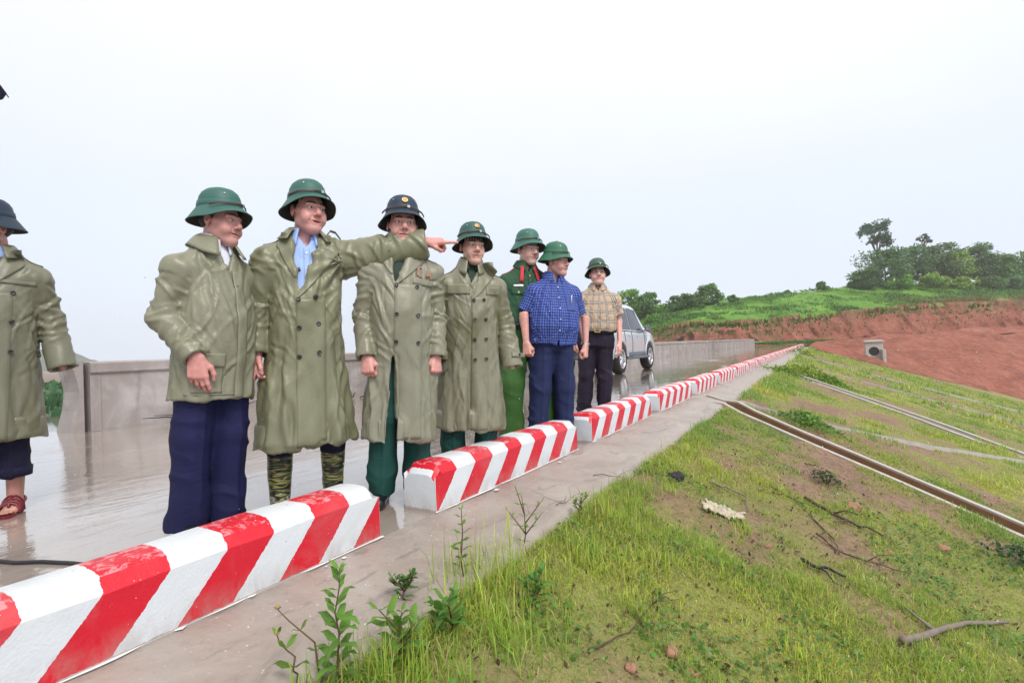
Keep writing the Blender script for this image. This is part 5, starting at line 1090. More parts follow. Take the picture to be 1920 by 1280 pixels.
def drape(bvh, name, mat, parent, fn, nu, nv_, off=.005, th=.0035, d=(0, 1, 0), start=.6, smooth=True, rel=2):
    """thin solid sheet laid on a garment: fn(u,v) gives a point, dropped along d onto the surface"""
    d = Vector(d); G = np.zeros((nu+1, nv_+1, 3)); ok = np.zeros((nu+1, nv_+1), bool)
    for i in range(nu+1):
        for j in range(nv_+1):
            p = Vector(fn(i/nu, j/nv_)); hit = bvh.ray_cast(p-d*start, d)
            if hit[0] is not None and (hit[0]-p).length < .45: G[i, j] = hit[0]-d*off; ok[i, j] = True
            else: G[i, j] = p
    if not ok.any(): return None
    dd = np.array(d); dep = G@dd; md = np.median(dep[ok]); dep = np.where(ok, dep, md)
    for _ in range(rel):                                            # even out single hits
        e_ = np.pad(dep, 1, mode='edge'); dep = .5*dep+.125*(e_[:-2, 1:-1]+e_[2:, 1:-1]+e_[1:-1, :-2]+e_[1:-1, 2:])
    G += (dep-G@dd)[..., None]*dd
    n1 = (nu+1)*(nv_+1); V = np.concatenate([G.reshape(-1, 3), (G+dd*th).reshape(-1, 3)]); F = []
    ix = lambda i, j: i*(nv_+1)+j
    for i in range(nu):
        for j in range(nv_):
            q = (ix(i, j), ix(i+1, j), ix(i+1, j+1), ix(i, j+1)); F.append(q); F.append(tuple(n1+k for k in q[::-1]))
    ed = [(ix(i, 0), ix(i+1, 0)) for i in range(nu)]+[(ix(nu, j), ix(nu, j+1)) for j in range(nv_)]+[(ix(i+1, nv_), ix(i, nv_)) for i in range(nu-1, -1, -1)]+[(ix(0, j+1), ix(0, j)) for j in range(nv_-1, -1, -1)]
    for a, b in ed: F.append((b, a, a+n1, b+n1))
    me = np_mesh(name, V, F, smooth)
    me.polygons.foreach_set('use_smooth', np.array([len(f) == 4 and k < 2*nu*nv_ for k, f in enumerate(F)]))
    return put(name, me, mat, parent)

def strip(bvh, name, mat, parent, a, b, w, off=.006, th=.004, d=(0, 1, 0), n=14):
    a = Vector(a); b = Vector(b); t_ = (b-a).normalized(); s_ = t_.cross(Vector(d)).normalized()
    return drape(bvh, name, mat, parent, lambda u, v: a+(b-a)*u+s_*(v-.5)*w, n, 3, off, th, d)

def button(bvh, parent, x, z, mat=None, r_=.0112, d=(0, 1, 0), up=0.0):
    hit = bvh.ray_cast(Vector((x, -.8, z)), Vector((0, 1, 0)))
    if hit[0] is None: return
    nrm = hit[1].normalized()
    if nrm.y > 0: nrm = -nrm
    q = nrm.to_track_quat('Z', 'Y').to_matrix()
    MB().lathe([(r_*.9, -.004), (r_, .006), (r_*.93, .0085), (r_*.72, .0075), (r_*.6, .0062), (.001, .0062)], 16, hit[0]-Vector((0, up, 0)), q, False).build('button', mat or M_BUTTON, parent, True)

def collar(P, name, mat, parent, zt, zb, rt, rb, gap, point, th=.004, lean=.01, spread=0.0, cy=.022, sy=1.08):
    """turned-down collar round the neck; front ends drop to points"""
    n = 36; rows = 5; V = []; F = []
    for side in (0, 1):
        for i in range(n+1):
            a = -math.pi+gap+(2*math.pi-2*gap)*i/n             # 0 = back
            fr = sstep(.45, 1.0, abs(a)/(math.pi-gap))
            for j in range(rows+1):
                t_ = j/rows; r_ = rt+(rb-rt)*t_**.8+spread*fr*t_; z = zt-lean*fr*1.2-(zt-zb)*t_-point*fr*t_+.012*math.sin(t_*math.pi)*0
                V.append(((r_+(th if side == 0 else 0))*math.sin(a), cy+(r_+(th if side == 0 else 0))*sy*math.cos(a)-lean*fr, z))
    N_ = (n+1)*(rows+1); ix = lambda s, i, j: s*N_+i*(rows+1)+j
    for i in range(n):
        for j in range(rows):
            F.append((ix(0, i, j), ix(0, i, j+1), ix(0, i+1, j+1), ix(0, i+1, j))); F.append((ix(1, i, j), ix(1, i+1, j), ix(1, i+1, j+1), ix(1, i, j+1)))
        F.append((ix(0, i, 0), ix(0, i+1, 0), ix(1, i+1, 0), ix(1, i, 0))); F.append((ix(0, i, rows), ix(1, i, rows), ix(1, i+1, rows), ix(0, i+1, rows)))
    for j in range(rows):
        F.append((ix(0, 0, j), ix(1, 0, j), ix(1, 0, j+1), ix(0, 0, j+1))); F.append((ix(0, n, j), ix(0, n, j+1), ix(1, n, j+1), ix(1, n, j)))
    V = np.array(V); V += (.0025*vnoise(V*22, 7))[:, None]
    me = np_mesh(name, V, F); attr(me, 'cloth', np.stack([np.arctan2(V[:, 0], -V[:, 1])*.1, V[:, 2], 0*V[:, 0]], 1)); return put(name, me, mat, parent)

def make_trousers(P, root, mat, bottom=.05, r=(.098, .078, .070), seed=0, top=.98, waist=(.165, .118), cuff=False):
    v = Vol((-.30, -.26, bottom-.03), (.30, .28, top+.02), .008)
    v.op(lambda X, Y, Z: np.maximum((np.sqrt((X/waist[0])**2+((Y-.005)/waist[1])**2)-1)*.11, np.maximum(Z-top, .80-Z)), (-.2, -.2, .78), (.2, .2, top), .03)
    for s, (fx, fy) in zip((-1, 1), P['feet']):
        v.cone((s*.082, .005, .86), (fx*.97, fy-.015, .48), r[0], r[1], .035, sc=(1, 1.1, 1)); v.cone((fx*.97, fy-.015, .48), (fx, fy+.005, bottom), r[1], r[2], .02, sc=(1, 1.12, 1))
    v.op(lambda X, Y, Z: Z-bottom+0*X+0*Y, (-.5, -.5, bottom-.1), (.5, .5, bottom), .003, 'sub')
    V, Q = v.net(); V = relax(V, Q, 2, .4); N = vnormals(V, Q)
    lg = np.sign(V[:, 0]); low = sstep(.35, .08, V[:, 2]); kn = np.exp(-((V[:, 2]-.5)/.12)**2)
    d = .013*(low*1.1+.6*kn+.25)*(1-2*np.abs(vnoise(np.stack([V[:, 0]*6, V[:, 1]*6, V[:, 2]*(11)+V[:, 0]*5], 1), seed)))+.006*vnoise(np.stack([V[:, 0]*16, V[:, 1]*16, V[:, 2]*2.2], 1), seed+4)
    for s, (fx, fy) in zip((-1, 1), P['feet']):
        d += .007*np.exp(-((V[:, 0]-fx*.98)/.010)**2)*(V[:, 1] < fy)*sstep(.92, .8, V[:, 2])     # pressed crease
    V = V+N*d[:, None]; o = mesh('trousers', V, Q, mat, root)
    if cuff:
        for s, (fx, fy) in zip((-1, 1), P['feet']):
            MB().lathe([(r[2]+.006, bottom), (r[2]+.010, bottom+.002), (r[2]+.012, bottom+.05), (r[2]+.004, bottom+.052)], 24, (fx, fy+.005, 0), Matrix.Diagonal((1, 1.12, 1)), False).build('turn_up', mat, o, True)
    return o

def make_shoe(P, root, i, mat, L=.27, turn=None):
    s = (-1, 1)[i]; fx, fy = P['feet'][i]; v = Vol((-.075, -.24, -.01), (.075, .10, .13), .005)
    v.cone((0, .055, .040), (0, -.02, .045), .036, .040, .03); v.cone((0, -.02, .042), (0, -.155, .030), .040, .034, .03, sc=(1.12, 1, .95)); v.cone((0, .03, .05), (0, .025, .11), .036, .036, .03)
    v.op(lambda X, Y, Z: Z+0*X+0*Y, (-.2, -.3, -.1), (.2, .2, .0), .002, 'sub')
    V, Q = v.net(); V = relax(V, Q, 1); V += vnormals(V, Q)*(.0015*(np.abs(np.sin(V[:, 1]*150))*(V[:, 1] < -.02)*(V[:, 1] > -.11)*(V[:, 2] > .04)))[:, None]
    a = R(turn if turn is not None else s*10); Rz = np.array(Matrix.Rotation(a, 3, 'Z')); V = V@Rz.T+np.array([fx, fy+.01, 0]); o = mesh('shoe', V, Q, mat, root)
    sv = MB(); ring = []
    for k in range(28):
        t_ = 2*math.pi*k/28; y = -.045+.145*math.cos(t_); x = (.041+.006*math.cos(t_+3.14)*-1)*math.sin(t_); ring.append((x, y))
    Vs = [(x*q, y, z) for z, q in ((.001, 1.0), (.016, 1.03)) for x, y in ring]; nn = 28
    F = [(k, (k+1) % nn, nn+(k+1) % nn, nn+k) for k in range(nn)]+[tuple(range(nn-1, -1, -1)), tuple(range(nn, 2*nn))]
    Vs = np.array(Vs)@Rz.T+np.array([fx, fy+.01, 0]); mesh('sole', Vs, F, M_BUTTON, o, False)
    return o
# ---------------------------------------------------------------- people: the eight men on the crest road
COAT_TAB = [(1.470, .066, .072, .022), (1.440, .080, .080, .020), (1.415, .112, .090, .016), (1.385, .130, .098, .012), (1.345, .160, .108, .010), (1.30, .176, .116, .006), (1.22, .182, .124, -.002), (1.05, .184, .136, -.012), (.92, .190, .142, -.010), (.75, .202, .152, .0), (.55, .224, .166, .005), (.28, .248, .185, .01)]
SHIRT_TAB = [(1.46, .060, .066, .022), (1.425, .078, .074, .018), (1.395, .105, .084, .012), (1.36, .130, .092, .010), (1.32, .160, .100, .006), (1.28, .178, .108, .002), (1.12, .180, .122, -.012), (1.0, .182, .126, -.014), (.9, .182, .125, -.006), (.8, .188, .13, 0)]
def scaled(tab, fx=1.0, fy=1.0, belly=0.0, zb=1.05, hemx=1.0):
    out = []
    for z, a, b, c in tab:
        g = math.exp(-((z-zb)/.16)**2)*belly; k = 1+(hemx-1)*float(sstep(.9, .3, z)); out.append((z, a*fx*k+g*.4, b*fy+g*.6, c-g*.4))
    return out
DOWN = [((-.172, .005, 1.288), (-.218, .02, 1.06), (-.225, -.05, .845)), ((.172, .005, 1.288), (.218, .02, 1.06), (.225, -.05, .845))]
def base_person(label, pos, turn, s, P, lean=0.0):
    d = CAM-Vector((pos[0], pos[1], 0)); d.z = 0; rz = math.atan2(d.x, -d.y)+R(turn)
    root = empty('person', (pos[0], pos[1], 0), rz, s)
    root.rotation_euler = (Matrix.Rotation(R(-lean), 3, d.normalized()) @ Matrix.Rotation(rz, 3, 'Z')).to_euler(); tag(root, label, 'person', 'men standing on the crest road')
    P.setdefault('arms', DOWN); P.setdefault('feet', [(-.10, .0), (.10, .0)])
    P.setdefault('hands', [('half', (-1, 0, 0)), ('half', (1, 0, 0))])
    return root
UNDER_TAB = scaled(SHIRT_TAB, .88, .86)
def lapel(bvh, mat, parent, top, bot, w, outer=.5, notch=.3, name='lapel', off=.010, lift=.0):
    """lapel along the neck opening from top to bot, w wide, pointing outwards"""
    top = Vector((top[0], 0, top[1])); bot = Vector((bot[0], 0, bot[1])); sg = 1 if w > 0 else -1
    def fn(u, v):
        p = top+(bot-top)*u; wid = w*((1-u)**.75)*(.55+.45*float(sstep(0, notch, u)))
        return p+Vector((wid*v, 0, -abs(wid)*v*.25*(1 if u > .02 else 0)+lift*v))
    return drape(bvh, name, mat, parent, fn, 22, 8, off*.75, .004)
def coat_front(bvh, mat, coat, xe, ztop, hem, width=.13, off=.005):
    return drape(bvh, 'front_panel', mat, coat, lambda u, v: (xe+.02*(1-u)*0+width*v, 0, ztop+(hem+.012-ztop)*u), 46, 8, off, .004, rel=1)

def epaulette(bvh, mat, coat, s, z=1.7):
    return drape(bvh, 'epaulette', mat, coat, lambda u, v: (s*(.085+.115*u), .012+(v-.5)*(.045-.012*u), 1.4), 8, 4, .007, .005, (0, 0, -1), .4)

# --- far left, half out of the picture
P = dict(head=(-42, 4), look=-20, skin=(0.562, 0.287, 0.243), fat=.003)
P['arms'] = [DOWN[0], ((.172, .005, 1.288), (.235, .03, 1.06), (.300, -.03, .79))]; P['hands'] = [('half', (-1, 0, 0)), ('half', (1, 0, 0))]
P['hbig'] = .8; P['retract'] = {1: .14}
p1 = base_person('man at the left picture edge in long olive raincoat and red plastic sandals', PP[0][0], -12, PP[0][1], P, 2)
make_body(P, p1); make_helmet(P, p1, M_HELM[2], tilt=(2, 0))
make_trousers(P, p1, M_DKNAVY, .20, cuff=True, r=(.082, .072, .064), top=.8, waist=(.14, .1))
sh, _ = garment(P, 'shirt', M_BLUESH, p1, UNDER_TAB, 1.0, h=.010, fold=.3, seed=2); collar(P, 'shirt_collar', M_BLUESH, sh, 1.475, 1.44, .060, .078, .30, .035)
ct, bv = garment(P, 'raincoat', M_COAT[0], p1, scaled(COAT_TAB, 1.02, 1.0, hemx=1.0), .40, P['arms'], vneck=(-.07, .06, -.02, 1.22), seed=21, sleeve=(.068, .063, .068), pleat=.010)
lapel(bv, M_COAT[0], ct, (.062, 1.44), (-.02, 1.21), .12); collar(P, 'collar', M_COAT[0], ct, 1.485, 1.43, .070, .110, .55, .03, spread=.02)
coat_front(bv, M_COAT[0], ct, -.03, 1.20, .40)
for x in (-.015, .10):
    for z in (1.20, 1.04, .88): button(bv, ct, x, z, up=.006)
epaulette(bv, M_COAT[0], ct, 1); strip(bv, 'yoke_seam', M_COAT[0], ct, (.0, 0, 1.265), (.19, 0, 1.255), .02, .006)
for i in (0, 1):                                                    # sandals: sole and crossing bands over a bare foot
    fx, fy = P['feet'][i]
    so = MB(); ring = [((.044-.006*math.cos(2*math.pi*k/24))*math.sin(2*math.pi*k/24), -.04+.135*math.cos(2*math.pi*k/24)) for k in range(24)]
    V = [(x+fx, y+fy, z) for z in (.0, .018) for x, y in ring]; F = [(k, (k+1) % 24, 24+(k+1) % 24, 24+k) for k in range(24)]+[tuple(range(23, -1, -1)), tuple(range(24, 48))]
    sd_ = mesh('sandal', V, F, M_REDPL, p1, False)
    for y0, hh, y1 in ((-.115, .058, -.10), (-.085, .064, -.075), (-.05, .072, -.045), (-.01, .086, -.03)):
        MB().tube([Vector((fx+.046*math.cos(q), fy+y0+(y1-y0)*math.sin(q), .012+hh*max(0, math.sin(q))**.8)) for q in np.linspace(0, math.pi, 11)], .006, 6).build('band', M_REDPL, sd_, True)
    MB().tube([Vector((fx, fy-.12, .058)), Vector((fx, fy-.06, .076)), Vector((fx, fy-.03, .094))], .007, 6).build('band', M_REDPL, sd_, True)
    MB().tube([Vector((fx+.045*math.sin(q), fy+.02+.055*math.cos(q), .06+.02*math.cos(q))) for q in np.linspace(-1.9, 1.9, 13)], .006, 6).build('band', M_REDPL, sd_, True)
    fo = Vol((-.06, -.20, .0), (.06, .10, .20), .005)
    fo.cone((0, .03, .045), (0, .025, .19), .034, .040, .03); fo.cone((0, .05, .042), (0, -.09, .034), .030, .026, .02, sc=(1.2, 1, 1))
    for q in range(5): fo.cone((-.026+.013*q, -.09, .03), (-.03+.015*q, -.145+.006*(q-1 if i else 3-q)**2*.6, .027), .0095, .008, .004)
    V, Q = fo.net(); me = np_mesh('foot', V+np.array([fx, fy, 0]), Q); attr(me, 'tint', np.tile((.46, .26, .20), (len(V), 1))); put('foot', me, M_SKIN, p1)

# --- jacket and white shirt
P = dict(head=(20, 2), look=12, skin=(0.589, 0.309, 0.274), fat=.006, fw=1.06, eyeo=.0034)
P['arms'] = [((-.176, .005, 1.288), (-.212, .04, 1.05), (-.165, -.140, .865)), ((.176, .005, 1.288), (.205, .04, 1.05), (.19, -.02, .85))]
P['hands'] = [('fan', (-.75, -.66, .1)), ('half', (1, 0, 0))]; P['hdir'] = {-1: (.10, -.14, -1)}; P['thumb'] = {-1: (.6, -.3, 0)}; P['hbig'] = 1.08
P['feet'] = [(-.085, .02), (.085, -.01)]
p2 = base_person('man in short olive rain jacket with white shirt collar and navy trousers', PP[1][0], 30, PP[1][1], P, 3.2)
make_body(P, p2); make_helmet(P, p2, M_HELM[0], tilt=(-3, 0))
make_trousers(P, p2, M_NAVY, .035, r=(.088, .082, .076), seed=9, top=.80, waist=(.130, .10))
for i in (0, 1): make_shoe(P, p2, i, M_LEATHER)
sh, _ = garment(P, 'shirt', M_WHITESH, p2, scaled(SHIRT_TAB, .94, .94), 1.0, h=.010, fold=.3, seed=4); collar(P, 'shirt_collar', M_WHITESH, sh, 1.492, 1.44, .062, .088, .26, .045)
ct, bv = garment(P, 'rain_jacket', M_COAT[1], p2, scaled(COAT_TAB, .95, 1.05, .025, 1.0, .95), .655, P['arms'], vneck=(-.055, .060, .0, 1.29), seed=33, sleeve=(.068, .064, .056), pleat=.004, fold=1.25)
collar(P, 'collar', M_COAT[1], ct, 1.485, 1.43, .074, .118, .42, .055, spread=.030)
drape(bv, 'front_placket', M_COAT[1], ct, lambda u, v: (.012+.055*v, 0, 1.30+(.668-1.30)*u), 44, 5, .008, .005, rel=1)
pk = drape(bv, 'pocket_flap', M_COAT[1], ct, lambda u, v: (-.165+.125*u, 0, .885-.065*v), 14, 7, .010, .006)
drape(bv, 'pocket', M_COAT[1], ct, lambda u, v: (-.160+.115*u, 0, .835-.14*v), 12, 12, .005, .004)
button(bv, ct, .03, 1.22, r_=.006); strip(bv, 'hem_seam', M_COAT[1], ct, (-.2, 0, .690), (.02, 0, .690), .006, .005, .003)

# --- the pointing man
def tens3(V):
    a = V-np.array([.17, 0, 1.30]); r_ = np.hypot(a[:, 0], a[:, 2]); th_ = np.arctan2(a[:, 2], a[:, 0]); return .010*np.exp(-(r_/.30)**2)*np.sin(th_*11+r_*6)*(V[:, 0] < .2)
P = dict(head=(24, -1, 2), look=8, skin=(0.616, 0.322, 0.289), fat=.004, fw=1.05, mouth=.005, tension=tens3)
P['arms'] = [((-.174, .005, 1.288), (-.222, .05, 1.05), (-.232, .0, .82)), ((.165, -.01, 1.340), (.39, -.10, 1.375), (.60, -.185, 1.420))]
P['hands'] = [('half', (-1, 0, 0)), ('point', (.3, -.5, .8))]; P['thumb'] = {1: (0, -.8, .3)}; P['hdir'] = {1: (1, -.28, .04)}; P['hbig'] = 1.05
P['feet'] = [(-.125, .0), (.135, .0)]; P['hemtilt'] = 1.0
p3 = base_person('man pointing with outstretched arm, long raincoat over light blue shirt, camouflage boots', PP[2][0], 4, PP[2][1], P, 1.6)
make_body(P, p3); make_helmet(P, p3, M_HELM[0], tilt=(-4, 0))
make_trousers(P, p3, M_DKNAVY, .30, r=(.080, .070, .060), seed=5, top=.8, waist=(.14, .1))
sh, _ = garment(P, 'shirt', M_BLUESH, p3, scaled(SHIRT_TAB, .9, .95), 1.05, h=.008, fold=.5, seed=6, vneck=(-.038, .038, 0, 1.365)); collar(P, 'shirt_collar', M_BLUESH, sh, 1.478, 1.430, .062, .094, .52, .045)
for z in (1.33, 1.25): button(_, sh, 0, z, M_WHITE, .006)
drape(_, 'shirt_placket', M_BLUESH, sh, lambda u, v: (-.014+.028*v, 0, 1.36-.22*u), 14, 3, .005, .003)
ct, bv = garment(P, 'raincoat', M_COAT[2], p3, scaled(COAT_TAB, .95, 1.0, hemx=1.12), .345, P['arms'], vneck=(-.070, .072, -.035, 1.14), cut=[(-.035, .66, -.045, -.010, .3)], seed=41, sleeve=(.078, .078, .070), pleat=.015, fold=1.15, sag=((.01, 0, -.055), (-.02, 0, -.030), 1))
lapel(bv, M_COAT[2], ct, (.074, 1.43), (-.055, 1.09), .125, notch=.18); lapel(bv, M_COAT[2], ct, (-.072, 1.43), (-.045, 1.18), -.085, notch=.18)
collar(P, 'collar', M_COAT[2], ct, 1.480, 1.425, .078, .125, .70, .02, spread=.02)
coat_front(bv, M_COAT[2], ct, -.055, 1.09, .345, .14)
for x, z in ((-.045, 1.085), (.035, 1.10), (-.04, .945), (.05, .965), (-.04, .80), (.05, .82), (-.04, 1.24)): button(bv, ct, x, z, up=.006)
epaulette(bv, M_COAT[2], ct, -1)
V = []
for q, (x, y, z) in enumerate([(.100, .02, 1.415), (.108, .01, 1.455), (.125, .0, 1.478), (.150, -.005, 1.470), (.175, -.01, 1.435)]): V += [(x, y-.018, z), (x, y+.018, z), (x+.003, y+.018, z-.005), (x+.003, y-.018, z-.005)]
mesh('shoulder_loop', V, [(q*4+k, q*4+(k+1) % 4, q*4+4+(k+1) % 4, q*4+4+k) for q in range(4) for k in range(4)], M_COAT[2], ct)
for i in (0, 1):
    fx, fy = P['feet'][i]; v = Vol((-.09, -.22, -.01), (.09, .12, .42), .006); v.cone((0, .03, .10), (0, .015, .40), .052, .070, .03); v.cone((0, .05, .05), (0, -.04, .05), .044, .045, .03); v.cone((0, -.03, .045), (0, -.145, .036), .045, .040, .03)
    v.op(lambda X, Y, Z: Z+0*X+0*Y, (-.2, -.3, -.1), (.2, .2, 0), .002, 'sub'); v.op(lambda X, Y, Z: .385-Z+0*X+0*Y, (-.2, -.3, .385), (.2, .2, .5), .002, 'sub'); v.cone((0, .015, .36), (0, .015, .42), .058, .062, .002, 'sub')
    V, Q = v.net(); V = relax(V, Q, 1); V += vnormals(V, Q)*(.004*vnoise(V*np.array([8, 8, 22]), 3+i))[:, None]; mesh('boot', V+np.array([fx, fy, 0]), Q, M_CAMO, p3)

# --- behind the outstretched arm
P = dict(head=(2, 1), look=6, skin=(0.602, 0.329, 0.289), fw=1.04, fat=.003)
P['arms'] = [((-.174, .005, 1.288), (-.202, .03, 1.05), (-.188, -.07, .81)), ((.174, .005, 1.288), (.202, .02, 1.05), (.195, -.05, .815))]
P['hands'] = [('fist', (-.6, -.8, 0)), ('fist', (.6, -.8, 0))]; P['thumb'] = {-1: (.8, -.5, 0), 1: (-.8, -.5, 0)}
P['feet'] = [(-.095, .0), (.105, .02)]
p4 = base_person('man in crumpled raincoat and dark badge helmet behind the outstretched arm', PP[3][0], 4, PP[3][1], P, 2.8)
make_body(P, p4); make_helmet(P, p4, M_HELM[2], badge=True, tilt=(-2, 0))
make_trousers(P, p4, M_ARMYT, .045, r=(.078, .074, .080), seed=15, top=.8, waist=(.14, .1))
for i in (0, 1): make_shoe(P, p4, i, M_LEATHER)
sh, _ = garment(P, 'shirt', M_DKSHIRT, p4, UNDER_TAB, 1.0, h=.011, fold=.3, seed=4); collar(P, 'shirt_collar', M_DKSHIRT, sh, 1.478, 1.44, .062, .082, .26, .03)
ct, bv = garment(P, 'raincoat', M_COAT[3], p4, scaled(COAT_TAB, .90, .98, .02, 1.03, .96), .345, P['arms'], vneck=(-.06, .05, -.045, 1.22), cut=[(-.05, .82, -.085, -.035, .3)], seed=57, sleeve=(.062, .058, .056), pleat=.011, fold=1.2)
lapel(bv, M_COAT[3], ct, (.052, 1.44), (-.045, 1.21), .12); lapel(bv, M_COAT[3], ct, (-.06, 1.44), (-.05, 1.26), -.09); collar(P, 'collar', M_COAT[3], ct, 1.482, 1.43, .072, .112, .60, .02, spread=.02)
coat_front(bv, M_COAT[3], ct, -.05, 1.215, .36, .15)
for x, z in ((-.038, 1.205), (.075, 1.20), (-.038, 1.045), (.08, 1.04), (-.038, .895), (.08, .89)): button(bv, ct, x, z, up=.006)
epaulette(bv, M_COAT[3], ct, 1); strip(bv, 'chest_flap', M_COAT[3], ct, (.05, 0, 1.235), (.17, 0, 1.225), .035, .008, .005)
M_FADED = plain('faded_red_print', (.36, .20, .15), .6, .25, 60)
for pts in ([(.105, 1.315), (.085, 1.315), (.080, 1.29), (.082, 1.265), (.105, 1.262)], [(.13, 1.26), (.145, 1.30), (.158, 1.245)], [(.13, 1.275), (.155, 1.27)]):
    for a, b in zip(pts[:-1], pts[1:]): strip(bv, 'faded_print', M_FADED, ct, (a[0], 0, a[1]), (b[0], 0, b[1]), .012, .0075 if a[1] > 1.252 else .012, .002, n=4)

# --- wide-skirted coat, hands hidden in the sleeves
P = dict(head=(12, 2), look=10, skin=(0.669, 0.398, 0.333), fw=.97, fringe=True)
P['arms'] = [((-.176, .005, 1.288), (-.222, .03, 1.06), (-.215, -.04, .79)), ((.176, .005, 1.288), (.240, .03, 1.05), (.285, -.03, .75))]; P['hbig'] = .7; P['retract'] = {1: .16, -1: .16}
P['feet'] = [(-.115, .0), (.115, .0)]
p5 = base_person('younger man in wet raincoat with flared skirt, sleeves hiding his hands', PP[4][0], 6, PP[4][1], P, 2.8)
make_body(P, p5); make_helmet(P, p5, M_HELM[3], badge=True, tilt=(-6, 0))
make_trousers(P, p5, M_ARMYT, .045, r=(.080, .076, .080), seed=25, top=.8, waist=(.14, .1))
for i in (0, 1): make_shoe(P, p5, i, M_LEATHER)
sh, _ = garment(P, 'shirt', M_DKSHIRT, p5, UNDER_TAB, 1.0, h=.011, fold=.3, seed=4); collar(P, 'shirt_collar', M_DKSHIRT, sh, 1.478, 1.44, .060, .080, .26, .03)
ct, bv = garment(P, 'raincoat', M_COAT[4], p5, scaled(COAT_TAB, .98, .97, hemx=1.02), .33, P['arms'], vneck=(-.045, .06, -.01, 1.30), cut=[(-.02, .34, -.02, .005, .3)], seed=71, sleeve=(.066, .064, .074), pleat=.016, fold=.8)
lapel(bv, M_COAT[4], ct, (.064, 1.45), (.0, 1.20), .125, notch=.15); collar(P, 'collar', M_COAT[4], ct, 1.50, 1.43, .068, .100, .36, .055, spread=.015)
coat_front(bv, M_COAT[4], ct, -.01, 1.215, .335, .11)
drape(bv, 'chest_flap', M_COAT[4], ct, lambda u, v: (-.17+.15*u, 0, 1.30-.07*v), 12, 6, .006, .004); drape(bv, 'chest_flap', M_COAT[4], ct, lambda u, v: (.09+.09*u, 0, 1.285-.055*v), 10, 6, .005, .004)
for x, z in ((.005, 1.19), (.075, 1.195), (.01, 1.06), (.085, 1.065), (.012, .93), (.088, .935), (.014, .80), (.09, .805)): button(bv, ct, x, z, up=.006)
epaulette(bv, M_COAT[4], ct, 1); epaulette(bv, M_COAT[4], ct, -1)
strip(bv, 'cuff_strap', M_COAT[4], ct, (.27, 0, .835), (.36, 0, .83), .03, .008, .005, n=8); button(bv, ct, .325, .833)

# --- green uniform
P = dict(head=(20, 4), look=8, skin=(0.669, 0.425, 0.365), fw=.98)
P['arms'] = [((-.172, .005, 1.288), (-.215, .03, 1.06), (-.21, -.05, .85)), ((.172, .005, 1.288), (.215, .03, 1.06), (.21, -.05, .85))]
P['feet'] = [(-.15, -.03), (.15, .02)]
p6 = base_person('man in green uniform with red shoulder boards, partly hidden', PP[5][0], 16, PP[5][1], P, 1.8)
make_body(P, p6); make_helmet(P, p6, M_HELM[1], tilt=(-3, 0))
make_trousers(P, p6, M_POLICET, .05, r=(.108, .094, .098), seed=35)
make_shoe(P, p6, 0, M_LEATHER, turn=-45); make_shoe(P, p6, 1, M_LEATHER)
ct, bv = garment(P, 'uniform_shirt', M_POLICE, p6, scaled(SHIRT_TAB, 1.10, 1.08), .92, P['arms'], h=.0085, vneck=(-.035, .035, 0, 1.37), seed=83, sleeve=(.064, .056, .046), pleat=.004, fold=.9)
cl = collar(P, 'collar', M_POLICE, ct, 1.482, 1.435, .066, .100, .30, .045)
for s in (-1, 1):
    epaulette(bv, M_REDCL, ct, s); strip(bv, 'collar_tab', M_REDCL, ct, (s*.050, 0, 1.425), (s*.075, 0, 1.288), .026, .016, .004, n=6)
    drape(bv, 'pocket_flap', M_POLICE, ct, lambda u, v: (s*.095+.11*(u-.5), 0, 1.235-.05*v+.018*abs(u-.5)), 8, 5, .007, .005); button(bv, ct, s*.095, 1.205, M_GOLD, .008)
drape(bv, 'name_tag', M_WHITE, ct, lambda u, v: (-.095+.075*(u-.5), 0, 1.268-.018*v), 6, 2, .007, .003)
for z in (1.34, 1.24, 1.14, 1.04): button(bv, ct, 0, z, M_GOLD, .006)
strip(bv, 'shirt_placket', M_POLICE, ct, (0, 0, 1.37), (0, 0, .95), .03, .005, .003, n=20)
def belt(root, z, rx, ry, cy, mat, bm, hh=.019):
    n = 48; V = []
    for r_, zz in ((0, -hh), (.005, -hh), (.005, hh), (0, hh)):
        for k in range(n): a = 2*math.pi*k/n; V.append(((rx+r_)*math.sin(a), cy-(ry+r_)*math.cos(a), z+zz))
    F = [(i*n+k, i*n+(k+1) % n, ((i+1) % 4)*n+(k+1) % n, ((i+1) % 4)*n+k) for i in range(4) for k in range(n)]
    b = mesh('belt', V, F, mat, root); q = MB(); y = cy-ry-.009
    for c_, h_ in (((0, y, z+.02), (.027, .003, .004)), ((0, y, z-.02), (.027, .003, .004)), ((-.026, y, z), (.004, .003, .02)), ((.026, y, z), (.004, .003, .02))): q.box(c_, h_, bev=.001)
    q.build('buckle', bm, b); return b
belt(p6, .945, .200, .148, -.008, M_LEATHER, M_STEEL)

# --- blue checked shirt
P = dict(head=(42, 0), look=6, skin=(0.629, 0.356, 0.304), fat=.004, fw=1.03, bare=True)
P['arms'] = [((-.172, .0, 1.288), (-.262, .015, 1.07), (-.258, -.105, .85)), ((.172, .0, 1.288), (.262, .03, 1.07), (.285, -.06, .84))]
P['hands'] = [('fist', (-.75, -.65, 0)), ('fist', (.75, -.65, 0))]; P['thumb'] = {-1: (.7, -.5, 0), 1: (-.7, -.5, 0)}; P['hdir'] = {-1: (.05, -.25, -1), 1: (-.05, -.2, -1)}
P['feet'] = [(-.105, .0), (.125, .0)]
p7 = base_person('man in short-sleeved blue checked shirt and navy trousers looking to the right', PP[6][0], 18, PP[6][1], P, 4)
make_body(P, p7); make_helmet(P, p7, M_HELM[4], knob=True, tilt=(4, 0))
make_trousers(P, p7, M_NAVY2, .04, r=(.108, .086, .080), seed=45)
